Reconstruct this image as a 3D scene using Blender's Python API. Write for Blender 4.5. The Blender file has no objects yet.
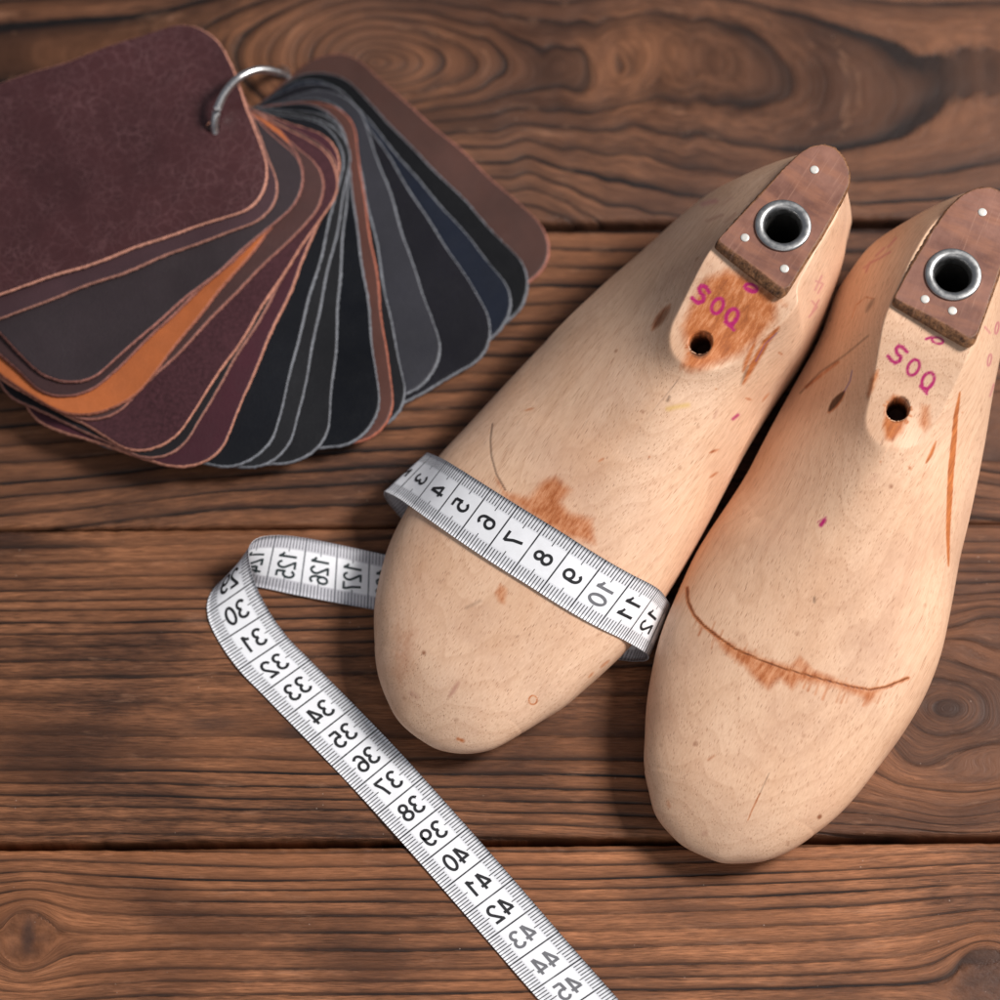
import bpy, bmesh, math, random
import numpy as np
from mathutils import Vector, Matrix

SC = bpy.context.scene
COL = SC.collection
rng = np.random.default_rng(7)
random.seed(7)
R = math.radians

# ------------------------------------------------------------------ camera numbers
TH = R(20.0); DIST = 1.0; FOC = 3.3
CT, ST = math.cos(TH), math.sin(TH)

def un(px, py, z):
    """table-space point (metres) seen at photo pixel px,py at height z"""
    a = (500 - py) / 1000 / FOC; b = (px - 500) / 1000 / FOC
    y = (a * (DIST - z * CT) - z * ST) / (CT - a * ST)
    return np.array([b * (y * ST - z * CT + DIST), y, z])

def pr(P):
    P = np.asarray(P)
    dep = P[..., 1] * ST - P[..., 2] * CT + DIST
    return (500 + 1000 * FOC * P[..., 0] / dep,
            500 - 1000 * FOC * (P[..., 1] * CT + P[..., 2] * ST) / dep)

# ------------------------------------------------------------------ helpers
def tag(o, label=None, cat=None, group=None, kind=None):
    if label: o['label'] = label
    if cat: o['category'] = cat
    if group: o['group'] = group
    if kind: o['kind'] = kind
    return o

def link(o, parent=None):
    COL.objects.link(o)
    if parent is not None:
        o.parent = parent
    return o

def empty(name, loc=(0, 0, 0)):
    o = bpy.data.objects.new(name, None)
    o.location = loc
    o.empty_display_size = 0.02
    COL.objects.link(o)
    return o

def mesh_np(name, verts, quads=None, tris=None, mats=(), mat_idx=None, smooth=True, parent=None, uv=None, attrs=None, cattrs=None):
    """fast mesh from numpy arrays; quads (n,4), tris (m,3); uv per vertex"""
    me = bpy.data.meshes.new(name)
    V = np.asarray(verts, dtype=np.float32)
    loops = []; starts = []; tot = []; c = 0
    if quads is not None and len(quads):
        q = np.asarray(quads, dtype=np.int32); loops.append(q.ravel())
        starts.append(c + 4 * np.arange(len(q))); tot.append(np.full(len(q), 4)); c += 4 * len(q)
    if tris is not None and len(tris):
        t = np.asarray(tris, dtype=np.int32); loops.append(t.ravel())
        starts.append(c + 3 * np.arange(len(t))); tot.append(np.full(len(t), 3)); c += 3 * len(t)
    loops = np.concatenate(loops).astype(np.int32); starts = np.concatenate(starts).astype(np.int32)
    tot = np.concatenate(tot).astype(np.int32)
    me.vertices.add(len(V)); me.vertices.foreach_set('co', V.ravel())
    me.loops.add(len(loops)); me.loops.foreach_set('vertex_index', loops)
    me.polygons.add(len(starts)); me.polygons.foreach_set('loop_start', starts)
    if uv is not None:
        l = me.uv_layers.new(name='UVMap')
        l.data.foreach_set('uv', np.asarray(uv, dtype=np.float32)[loops].ravel())
    for k, a in (attrs or {}).items():
        at = me.attributes.new(k, 'FLOAT', 'POINT'); at.data.foreach_set('value', np.asarray(a, dtype=np.float32))
    for k, a in (cattrs or {}).items():
        at = me.attributes.new(k, 'FLOAT_COLOR', 'POINT'); at.data.foreach_set('color', np.asarray(a, dtype=np.float32).ravel())
    for m in mats: me.materials.append(m)
    if mat_idx is not None:
        me.polygons.foreach_set('material_index', np.asarray(mat_idx, dtype=np.int32))
    me.polygons.foreach_set('use_smooth', np.full(len(starts), smooth, dtype=bool))
    me.update(calc_edges=True); me.validate()
    o = bpy.data.objects.new(name, me)
    return link(o, parent)

def grid_quads(n, m, wrap_m=False):
    i = np.arange(n - 1)[:, None]; j = np.arange(m if wrap_m else m - 1)[None, :]
    j2 = (j + 1) % m
    return np.stack([i * m + j, i * m + j2, (i + 1) * m + j2, (i + 1) * m + j], -1).reshape(-1, 4)

def cspline(xs, ys, x):
    """natural-ish cubic (monotone-safe Catmull/Hermite) interpolation"""
    xs = np.asarray(xs, float); ys = np.asarray(ys, float); x = np.asarray(x, float)
    d = np.diff(ys) / np.diff(xs) if ys.ndim == 1 else np.diff(ys, axis=0) / np.diff(xs)[:, None]
    m = np.zeros_like(ys); h = np.diff(xs)
    for i in range(1, len(xs) - 1):
        m[i] = (d[i - 1] * h[i] + d[i] * h[i - 1]) / (h[i] + h[i - 1])
    m[0] = d[0]; m[-1] = d[-1]
    k = np.clip(np.searchsorted(xs, x) - 1, 0, len(xs) - 2)
    t = (x - xs[k]) / h[k]; hk = h[k]
    if ys.ndim > 1: t = t[:, None]; hk = hk[:, None]
    return ((2 * t**3 - 3 * t**2 + 1) * ys[k] + (t**3 - 2 * t**2 + t) * hk * m[k]
            + (-2 * t**3 + 3 * t**2) * ys[k + 1] + (t**3 - t**2) * hk * m[k + 1])

def vnoise(x, y, seed, octaves=4, k=10):
    """smooth pseudo noise: random directional sines, roughly in -1..1"""
    r = np.random.default_rng(seed); out = 0; amp = 1; f = 1; s = 0
    for o in range(octaves):
        a = 0
        for i in range(k):
            th = r.uniform(0, 6.283); fr = f * r.uniform(0.6, 1.5)
            a = a + np.sin((x * math.cos(th) + y * math.sin(th)) * fr * 6.283 + r.uniform(0, 6.283))
        out = out + amp * a / math.sqrt(k / 2); s += amp; amp *= 0.5; f *= 2
    return out / s

def smoothstep(a, b, x):
    t = np.clip((x - a) / (b - a), 0, 1); return t * t * (3 - 2 * t)

# ------------------------------------------------------------------ node helpers
class NT:
    def __init__(self, name):
        self.m = bpy.data.materials.new(name); self.m.use_nodes = True
        self.t = self.m.node_tree; self.t.nodes.clear()
        self.out = self.n('ShaderNodeOutputMaterial'); self.b = self.n('ShaderNodeBsdfPrincipled')
        self.l(self.b.outputs[0], self.out.inputs[0])
    def n(self, typ, **kw):
        nd = self.t.nodes.new(typ)
        for k, v in kw.items(): setattr(nd, k, v)
        return nd
    def l(self, a, b): self.t.links.new(a, b)
    def val(self, s, v):
        if isinstance(v, (int, float)): s.default_value = v
        elif isinstance(v, (tuple, list)):
            s.default_value = tuple(v) + ((1,) if len(v) == 3 and len(s.default_value) == 4 else ())
        else: self.l(v, s)
    def math(self, op, a, b=None, c=None, clamp=False):
        nd = self.n('ShaderNodeMath', operation=op, use_clamp=clamp)
        for i, v in enumerate((a, b, c)):
            if v is not None: self.val(nd.inputs[i], v)
        return nd.outputs[0]
    def mix(self, f, a, b, mode='MIX'):
        nd = self.n('ShaderNodeMix', data_type='RGBA', blend_type=mode)
        self.val(nd.inputs[0], f); self.val(nd.inputs[6], a); self.val(nd.inputs[7], b)
        return nd.outputs[2]
    def noise(self, vec, scale, detail=3, rough=0.55, dist=0.0):
        nd = self.n('ShaderNodeTexNoise'); self.l(vec, nd.inputs['Vector'])
        nd.inputs['Scale'].default_value = scale; nd.inputs['Detail'].default_value = detail
        nd.inputs['Roughness'].default_value = rough; nd.inputs['Distortion'].default_value = dist
        return nd.outputs[0]
    def voro(self, vec, scale, feature='F1', out=0, rand=1.0):
        nd = self.n('ShaderNodeTexVoronoi', feature=feature); self.l(vec, nd.inputs['Vector'])
        nd.inputs['Scale'].default_value = scale; nd.inputs['Randomness'].default_value = rand
        return nd.outputs[out]
    def ramp(self, f, stops, interp='LINEAR'):
        nd = self.n('ShaderNodeValToRGB'); nd.color_ramp.interpolation = interp
        e = nd.color_ramp.elements
        while len(e) < len(stops): e.new(0.5)
        for x, (p, c) in zip(e, stops):
            x.position = p
            if isinstance(c, (int, float)): c = (c, c, c)
            x.color = tuple(c) + (1,)
        self.val(nd.inputs[0], f); return nd.outputs[0]
    def mapr(self, v, a, b, c=0.0, d=1.0, smooth=False):
        nd = self.n('ShaderNodeMapRange', interpolation_type='SMOOTHSTEP' if smooth else 'LINEAR')
        nd.clamp = True
        self.val(nd.inputs[0], v)
        for i, x in enumerate((a, b, c, d)): self.val(nd.inputs[i + 1], x)
        return nd.outputs[0]
    def attr(self, name, out='Fac'):
        nd = self.n('ShaderNodeAttribute', attribute_name=name); return nd.outputs[out]
    def comb(self, x, y, z):
        nd = self.n('ShaderNodeCombineXYZ')
        for i, v in enumerate((x, y, z)): self.val(nd.inputs[i], v)
        return nd.outputs[0]
    def mapping(self, vec, scale=(1, 1, 1), rot=(0, 0, 0), loc=(0, 0, 0)):
        nd = self.n('ShaderNodeMapping'); self.l(vec, nd.inputs[0])
        nd.inputs['Scale'].default_value = scale; nd.inputs['Rotation'].default_value = rot
        nd.inputs['Location'].default_value = loc; return nd.outputs[0]
    def obj(self): return self.n('ShaderNodeTexCoord').outputs['Object']
    def bump(self, h, strength=0.3, dist=0.001, normal=None):
        nd = self.n('ShaderNodeBump'); nd.inputs['Strength'].default_value = strength
        nd.inputs['Distance'].default_value = dist; self.l(h, nd.inputs['Height'])
        if normal is not None: self.l(normal, nd.inputs['Normal'])
        return nd.outputs[0]
    def set(self, **kw):
        names = dict(color='Base Color', rough='Roughness', metal='Metallic', spec='Specular IOR Level', normal='Normal',
                     sheen='Sheen Weight', coat='Coat Weight', sss='Subsurface Weight')
        for k, v in kw.items(): self.val(self.b.inputs[names[k]], v)
        return self.m

# ------------------------------------------------------------------ materials
def srgb(r, g, b):
    f = lambda c: (c / 255 / 12.92) if c / 255 <= 0.04045 else ((c / 255 + 0.055) / 1.055) ** 2.4
    return (f(r), f(g), f(b))

def mat_table():
    T = NT('stained_pine')
    ph = T.attr('phase'); gx = T.attr('along'); gv = T.attr('across'); tone = T.attr('tone'); knot = T.attr('knot'); grey = T.attr('grey')
    con = T.attr('contrast')
    # jitter of the ring lines, stretched along the board
    v1 = T.comb(T.math('MULTIPLY', gx, 11.0), T.math('MULTIPLY', gv, 150.0), tone)
    j = T.noise(v1, 1.0, 2, 0.5)
    v2 = T.comb(T.math('MULTIPLY', gx, 170.0), T.math('MULTIPLY', gv, 2100.0), tone)
    fib = T.noise(v2, 1.0, 4, 0.65)
    p = T.math('ADD', ph, T.math('MULTIPLY', T.math('SUBTRACT', j, 0.5), 0.30))
    p = T.math('ADD', p, T.math('MULTIPLY', T.math('SUBTRACT', fib, 0.5), 0.14))
    fr = T.math('FRACT', p)
    ringid = T.math('FLOOR', p)
    wn = T.n('ShaderNodeTexWhiteNoise', noise_dimensions='1D'); T.l(ringid, wn.inputs['W'])
    dark = T.ramp(fr, [(0.0, 0.40), (0.05, 0.10), (0.32, 0.0), (0.58, 0.18), (0.78, 0.50), (0.88, 1.0), (0.965, 1.0), (1.0, 0.40)])
    dark = T.math('MULTIPLY', dark, T.mapr(wn.outputs[0], 0, 1, 0.70, 1.05))
    # breaks in the dark lines along the length
    v3 = T.comb(T.math('MULTIPLY', gx, 14.0), T.math('MULTIPLY', gv, 70.0), 3.3)
    brk = T.noise(v3, 1.0, 4, 0.6)
    dark = T.math('MULTIPLY', dark, T.mapr(brk, 0.32, 0.58, 0.50, 1.1))
    dark = T.math('MULTIPLY', dark, con, clamp=True)
    v4 = T.comb(T.math('MULTIPLY', gx, 16.0), T.math('MULTIPLY', gv, 45.0), 9.1)
    blot = T.noise(v4, 1.0, 5, 0.6)
    brown = T.mix(T.mapr(blot, 0.36, 0.64), srgb(76, 48, 34), srgb(156, 105, 73))
    brown = T.mix(T.mapr(fib, 0.34, 0.66), T.mix(1.0, brown, (0.42, 0.40, 0.39), 'MULTIPLY'), T.mix(1.0, brown, (1.32, 1.3, 1.28), 'MULTIPLY'))
    mid = T.noise(T.comb(T.math('MULTIPLY', gx, 26.0), T.math('MULTIPLY', gv, 520.0), 4.4), 1.0, 5, 0.65)
    brown = T.mix(T.mapr(mid, 0.36, 0.64), T.mix(1.0, brown, (0.60, 0.57, 0.56), 'MULTIPLY'), T.mix(1.0, brown, (1.22, 1.2, 1.18), 'MULTIPLY'))
    warm = T.noise(T.comb(T.math('MULTIPLY', gx, 9.0), T.math('MULTIPLY', gv, 25.0), 1.7), 1.0, 3)
    brown = T.mix(T.mapr(warm, 0.40, 0.75, 0, 0.5), brown, srgb(166, 106, 68))
    greyc = T.mix(T.mapr(T.math('ADD', T.math('MULTIPLY', blot, 0.4), T.math('MULTIPLY', mid, 0.6)), 0.36, 0.64), srgb(74, 50, 41), srgb(132, 92, 72))
    brown = T.mix(grey, brown, greyc)
    col = T.mix(dark, brown, T.mix(grey, srgb(20, 13, 12), srgb(36, 29, 29)))
    col = T.mix(T.math('MULTIPLY', knot, 0.8), col, srgb(52, 38, 34))
    col = T.mix(1.0, col, T.comb(tone, tone, tone), 'MULTIPLY')
    # dust, scuffs
    o = T.obj()
    sp = T.voro(o, 420.0)
    spk = T.math('MULTIPLY', T.mapr(sp, 0.05, 0.11, 1, 0), T.mapr(T.noise(o, 60, 2), 0.60, 0.66))
    col = T.mix(T.math('MULTIPLY', spk, 0.5), col, srgb(190, 165, 150))
    sc = T.noise(T.comb(T.math('MULTIPLY', gx, 40.0), T.math('MULTIPLY', gv, 260.0), 5.0), 1.0, 6, 0.7)
    col = T.mix(T.mapr(sc, 0.58, 0.78, 0, 0.45), col, srgb(188, 138, 108))
    h = T.math('ADD', T.math('MULTIPLY', dark, -0.9), T.math('MULTIPLY', fib, 0.75))
    h = T.math('ADD', h, T.math('MULTIPLY', j, 0.4))
    h = T.math('ADD', h, T.math('MULTIPLY', mid, 0.5))
    nb = T.bump(h, 0.65, 0.0007)
    rg = T.mapr(T.math('ADD', T.math('MULTIPLY', fib, 0.5), T.math('MULTIPLY', blot, 0.5)), 0.3, 0.7, 0.44, 0.66)
    return T.set(color=col, rough=rg, normal=nb, spec=0.24)

def mat_dark():
    T = NT('dark_gap'); n = T.noise(T.obj(), 60)
    return T.set(color=T.mix(n, (0.01, 0.008, 0.007), (0.02, 0.015, 0.012)), rough=0.9, spec=0.1)

def mat_beech(seed, warm):
    T = NT('beech_wood'); o = T.obj()
    # object space: x = along the last (toe to heel), y = across, z = up
    oo = T.mapping(o, (1, 1, 1), (0, R(6), R(3 * seed)), (seed * 0.31, seed * 0.17, 0))
    low = T.noise(T.mapping(oo, (18, 40, 40)), 1.0, 5, 0.6)
    lat = T.noise(oo, 60.0, 4, 0.6)
    base = T.mix(T.mapr(low, 0.3, 0.7), srgb(216, 172, 139), srgb(233, 196, 165))
    base = T.mix(T.mapr(lat, 0.35, 0.75, 0, 0.55), base, srgb(234, 198, 171) if not warm else srgb(232, 191, 160))
    # soft growth-ring contours
    sep = T.n('ShaderNodeSeparateXYZ'); T.l(oo, sep.inputs[0])
    wob = T.noise(T.mapping(oo, (10, 24, 24)), 1.0, 3)
    rr = T.math('ADD', T.math('MULTIPLY', sep.outputs[2], 330.0), T.math('MULTIPLY', wob, 9.0))
    rr = T.math('ADD', rr, T.math('MULTIPLY', sep.outputs[1], 25.0))
    ring = T.math('FRACT', rr)
    ringd = T.ramp(ring, [(0, 0.0), (0.6, 0.12), (0.93, 0.55), (1.0, 0.0)])
    base = T.mix(T.math('MULTIPLY', ringd, 0.38), base, srgb(176, 126, 92))
    # rays: short dark flecks along the grain
    fv = T.mapping(oo, (150, 2000, 2000))
    d1 = T.voro(fv, 1.0)
    fl = T.mapr(d1, 0.14, 0.32, 1, 0)
    gate = T.mapr(T.noise(T.mapping(oo, (160, 420, 420)), 1.0, 2), 0.32, 0.52)
    fl = T.math('MULTIPLY', fl, gate)
    fv2 = T.mapping(oo, (95, 1200, 1200), (0, 0, 0), (3.1, 1.7, 0.4))
    fl2 = T.math('MULTIPLY', T.mapr(T.voro(fv2, 1.0), 0.08, 0.20, 1, 0), T.mapr(T.noise(oo, 150, 2), 0.50, 0.62))
    col = T.mix(T.math('MULTIPLY', fl, 0.60), base, srgb(164, 112, 82))
    col = T.mix(T.math('MULTIPLY', fl2, 0.70), col, srgb(122, 76, 54))
    fine = T.noise(T.mapping(oo, (260, 2200, 2200)), 1.0, 3, 0.6)
    col = T.mix(T.mapr(fine, 0.38, 0.68, 0, 0.26), col, srgb(178, 128, 96))
    grime = T.noise(oo, 32.0, 6, 0.65)
    col = T.mix(T.mapr(grime, 0.50, 0.74, 0, 0.50), col, srgb(176, 132, 108))
    pk = T.noise(T.mapping(oo, (1, 1, 1), (0, 0, 0), (4, 2, 1)), 24.0, 3, 0.6)
    col = T.mix(T.mapr(pk, 0.5, 0.75, 0, 0.25), col, srgb(222, 176, 148))
    sm = T.voro(oo, 130.0)
    col = T.mix(T.math('MULTIPLY', T.mapr(sm, 0.06, 0.14, 1, 0), T.mapr(T.noise(oo, 70, 3), 0.55, 0.65)), col, srgb(150, 98, 70))
    # stains (own shapes)
    mk = T.n('ShaderNodeAttribute', attribute_name='marks')
    sp = T.n('ShaderNodeSeparateColor'); T.l(mk.outputs['Color'], sp.inputs[0])
    stv = T.noise(T.mapping(oo, (130, 900, 900)), 1.0, 4, 0.7)
    stb = T.noise(T.mapping(oo, (170, 330, 330)), 1.0, 5, 0.65)
    st = T.math('ADD', sp.outputs[0], T.math('MULTIPLY', T.math('SUBTRACT', stv, 0.5), 0.85))
    st = T.math('ADD', st, T.math('MULTIPLY', T.math('SUBTRACT', stb, 0.5), 0.70))
    st = T.math('MULTIPLY', T.mapr(st, 0.12, 0.82), T.mapr(sp.outputs[0], 0.0, 0.35))
    col = T.mix(T.math('MULTIPLY', st, 0.95), col, T.mix(T.mapr(T.math('ADD', T.math('MULTIPLY', stv, 0.5), T.math('MULTIPLY', stb, 0.5)), 0.36, 0.64), srgb(210, 122, 60), srgb(150, 78, 38)))
    ik = T.math('MULTIPLY', sp.outputs[2], T.mapr(T.noise(oo, 1300, 3), 0.25, 0.45, 0.72, 1.0))
    col = T.mix(ik, col, T.mix(T.noise(oo, 700, 2), srgb(150, 20, 80), srgb(196, 44, 116)))
    wo = T.mapr(T.n('ShaderNodeAttribute', attribute_name='tints').outputs['Fac'], 0.0, 1.0)
    tn = T.n('ShaderNodeAttribute', attribute_name='tints'); ts = T.n('ShaderNodeSeparateColor'); T.l(tn.outputs['Color'], ts.inputs[0])
    col = T.mix(T.math('MULTIPLY', ts.outputs[0], 0.55), col, srgb(206, 168, 60))
    col = T.mix(T.math('MULTIPLY', ts.outputs[1], 0.7), col, srgb(78, 66, 140))
    col = T.mix(T.math('MULTIPLY', ts.outputs[2], 0.6), col, srgb(150, 78, 70))
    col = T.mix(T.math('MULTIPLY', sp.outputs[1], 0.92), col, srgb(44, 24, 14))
    h = T.math('ADD', T.math('MULTIPLY', fl, -0.35), T.math('MULTIPLY', fine, 0.4))
    h = T.math('ADD', h, T.math('MULTIPLY', fl2, -0.4))
    h = T.math('ADD', h, T.math('MULTIPLY', sp.outputs[1], -1.2))
    h = T.math('ADD', h, T.math('MULTIPLY', T.noise(oo, 300, 3), 0.5))
    nb = T.bump(h, 0.35, 0.00035)
    return T.set(color=col, rough=T.mapr(lat, 0.3, 0.7, 0.42, 0.58), normal=nb, spec=0.32)

def mat_fibre():
    T = NT('brown_fibre_plate'); o = T.obj()
    a = T.noise(o, 90.0, 5, 0.6); b = T.noise(T.mapping(o, (300, 60, 60)), 1.0, 4, 0.6)
    c = T.mix(T.mapr(a, 0.3, 0.7), srgb(98, 60, 48), srgb(142, 98, 82))
    c = T.mix(T.mapr(b, 0.45, 0.7, 0, 0.6), c, srgb(150, 98, 72))
    c = T.mix(T.mapr(T.noise(o, 45.0, 3), 0.58, 0.75, 0, 0.7), c, srgb(62, 40, 36))
    e = T.attr('worn'); en = T.noise(o, 700.0, 5, 0.7)
    edge = T.mix(T.mapr(en, 0.35, 0.65), srgb(66, 40, 24), srgb(150, 104, 68))
    c = T.mix(T.math('MULTIPLY', e, 1.0, clamp=True), c, edge)
    scr = T.noise(T.mapping(o, (60, 1400, 60), (0, 0, 0.6)), 1.0, 4, 0.7)
    c = T.mix(T.mapr(scr, 0.55, 0.75, 0, 0.5), c, srgb(170, 128, 108))
    h = T.math('ADD', T.math('MULTIPLY', a, 0.4), T.math('MULTIPLY', en, T.math('ADD', T.math('MULTIPLY', e, 2.0), 0.15)))
    return T.set(color=c, rough=0.5, spec=0.4, normal=T.bump(h, 0.4, 0.0005))

def mat_steel(name, c, rough, metal=1.0):
    T = NT(name); o = T.obj()
    n = T.noise(o, 600.0, 4, 0.6); n2 = T.noise(o, 130.0, 4, 0.6)
    col = T.mix(T.mapr(n2, 0.35, 0.7), tuple(x * 0.78 for x in c), c)
    return T.set(color=col, metal=metal, rough=T.mapr(n, 0.3, 0.7, rough * 0.8, rough * 1.3), normal=T.bump(n, 0.12, 0.0002))

def mat_bore():  # near-black colour for the inside of the eyelet tube
    T = NT('dark_bore'); n = T.noise(T.obj(), 300)
    return T.set(color=T.mix(n, (0.012, 0.011, 0.01), (0.05, 0.047, 0.043)), rough=0.5, metal=0.4)

def mat_leather(name, c, crackle, gloss, suede=False):
    T = NT(name); o = T.obj()
    big = T.noise(o, 22.0, 5, 0.6); mid = T.noise(o, 120.0, 5, 0.65)
    lm = sum(c) / 3; c = tuple(x * (0.30 if lm < 0.05 else 0.42) for x in c)
    c0 = tuple(x * 0.72 for x in c); c1 = tuple(min(1, x * 1.28) for x in c)
    col = T.mix(T.mapr(big, 0.3, 0.7), c0, c1)
    col = T.mix(T.mapr(mid, 0.4, 0.7, 0, 0.35), col, tuple(x * 0.6 for x in c))
    warp = T.n('ShaderNodeVectorMath', operation='ADD'); T.l(o, warp.inputs[0])
    nz = T.n('ShaderNodeTexNoise'); T.l(o, nz.inputs['Vector']); nz.inputs['Scale'].default_value = 90
    sc = T.n('ShaderNodeVectorMath', operation='SCALE'); T.l(nz.outputs['Color'], sc.inputs[0]); sc.inputs['Scale'].default_value = 0.012
    T.l(sc.outputs[0], warp.inputs[1])
    e1 = T.voro(warp.outputs[0], 260.0, 'DISTANCE_TO_EDGE')
    e2 = T.voro(warp.outputs[0], 420.0, 'DISTANCE_TO_EDGE')
    e3 = T.voro(o, 1500.0, 'F1')
    cr = T.math('MULTIPLY', T.mapr(e1, 0.0, 0.06, 1, 0), T.mapr(big, 0.36, 0.60))
    cr2 = T.math('MULTIPLY', T.mapr(e2, 0.0, 0.10, 1, 0), T.mapr(mid, 0.40, 0.62))
    cc = T.math('ADD', T.math('MULTIPLY', cr, 0.62 * crackle), T.math('MULTIPLY', cr2, 0.46 * crackle), clamp=True)
    col = T.mix(cc, col, tuple(min(1, x * 1.9 + 0.02) for x in c))
    h = T.math('ADD', T.math('MULTIPLY', e3, 0.35), T.math('MULTIPLY', cc, -0.6))
    h = T.math('ADD', h, T.math('MULTIPLY', mid, 0.5))
    if suede:
        s = T.noise(T.mapping(o, (900, 900, 900)), 1.0, 3, 0.7)
        col = T.mix(T.mapr(s, 0.35, 0.7, 0, 0.6), col, tuple(x * 2.0 for x in c))
        h = T.math('ADD', h, s)
    rg = T.mapr(T.math('ADD', T.math('MULTIPLY', mid, 0.6), T.math('MULTIPLY', big, 0.4)), 0.3, 0.7, gloss - 0.07, gloss + 0.10)
    m = T.set(color=col, rough=rg, spec=(0.20 if lm < 0.05 else 0.36) if not suede else 0.12, normal=T.bump(h, 0.30, 0.0003))
    return m

def mat_edge(name, c):
    T = NT(name); o = T.obj()
    n = T.noise(o, 900.0, 5, 0.7); n2 = T.noise(o, 180.0, 4, 0.6)
    col = T.mix(T.mapr(n, 0.3, 0.7), tuple(x * 0.55 for x in c), tuple(min(1, x * 1.35) for x in c))
    col = T.mix(T.mapr(n2, 0.5, 0.75, 0, 0.5), col, tuple(x * 0.45 for x in c))
    return T.set(color=col, rough=0.9, spec=0.15, normal=T.bump(n, 0.5, 0.0005))

def mat_tape():
    T = NT('white_tape_cloth')
    uv = T.n('ShaderNodeUVMap', uv_map='UVMap').outputs[0]
    sp = T.n('ShaderNodeSeparateXYZ'); T.l(uv, sp.inputs[0])
    u, v = sp.outputs[0], sp.outputs[1]                   # u in cm, v 0..1 over the width
    def line(x, period, width):                           # dark line at every multiple of period
        f = T.math('ABSOLUTE', T.math('SUBTRACT', T.math('FRACT', T.math('ADD', T.math('DIVIDE', x, period), 0.5)), 0.5))
        return T.mapr(f, width * 0.55 / period, width * 0.80 / period, 1, 0)
    ed = T.math('MINIMUM', v, T.math('SUBTRACT', 1.0, v))
    uh = T.math('ADD', u, 0.5)
    mm = T.math('MULTIPLY', 0.95, T.math('MULTIPLY', line(u, 0.1, 0.024), T.mapr(ed, 0.205, 0.212, 1, 0)))
    m5 = T.math('MULTIPLY', line(u, 0.5, 0.022), T.mapr(ed, 0.270, 0.278, 1, 0))
    cm = T.math('MULTIPLY', line(uh, 1.0, 0.034), 1.0)
    ink = T.math('MAXIMUM', T.math('MAXIMUM', mm, m5), cm)
    o = T.obj()
    wx = T.math('SINE', T.math('MULTIPLY', u, 260.0)); wy = T.math('SINE', T.math('MULTIPLY', v, 420.0))
    weave = T.math('MULTIPLY', wx, wy)
    n = T.noise(o, 240.0, 4, 0.6)
    back = T.attr('backside')
    panel = T.math('MULTIPLY', T.mapr(ed, 0.225, 0.24), 1.0)
    pap = T.mix(panel, T.mix(back, srgb(222, 222, 226), srgb(204, 202, 208)), srgb(238, 238, 241))
    pap = T.mix(T.mapr(n, 0.4, 0.75, 0, 0.25), pap, srgb(208, 206, 208))
    inkc = T.mix(back, srgb(34, 34, 38), srgb(96, 98, 104))
    ink = T.math('MULTIPLY', ink, T.mapr(n, 0.2, 0.5, 0.82, 1.0))
    col = T.mix(ink, pap, inkc)
    nb = T.bump(weave, 0.10, 0.00015)
    return T.set(color=col, rough=0.48, spec=0.35, normal=nb)

def mat_ink(name, c):
    T = NT(name); n = T.noise(T.obj(), 800, 4, 0.6)
    return T.set(color=T.mix(T.mapr(n, 0.3, 0.75, 0, 0.5), c, tuple(min(1, x * 1.5 + 0.02) for x in c)), rough=0.55, spec=0.3)

M_TABLE = mat_table(); M_DARK = mat_dark()
M_FIBRE = mat_fibre(); M_STEEL = mat_steel('worn_steel', (0.43, 0.425, 0.42), 0.38)
M_NAIL = mat_steel('pale_nail', (0.66, 0.63, 0.58), 0.5, 0.3); M_BORE = mat_bore()
M_RING = mat_steel('ring_steel', (0.66, 0.64, 0.63), 0.30)
M_TAPE = mat_tape(); M_INK = mat_ink('black_print', (0.012, 0.012, 0.014)); M_INKG = mat_ink('faded_print', (0.13, 0.13, 0.14))
M_INKB = mat_ink('green_black_print', (0.02, 0.03, 0.032))

# ------------------------------------------------------------------ the wooden tabletop
def vline(py, px=500): return un(px, py, 0)[1]

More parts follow.
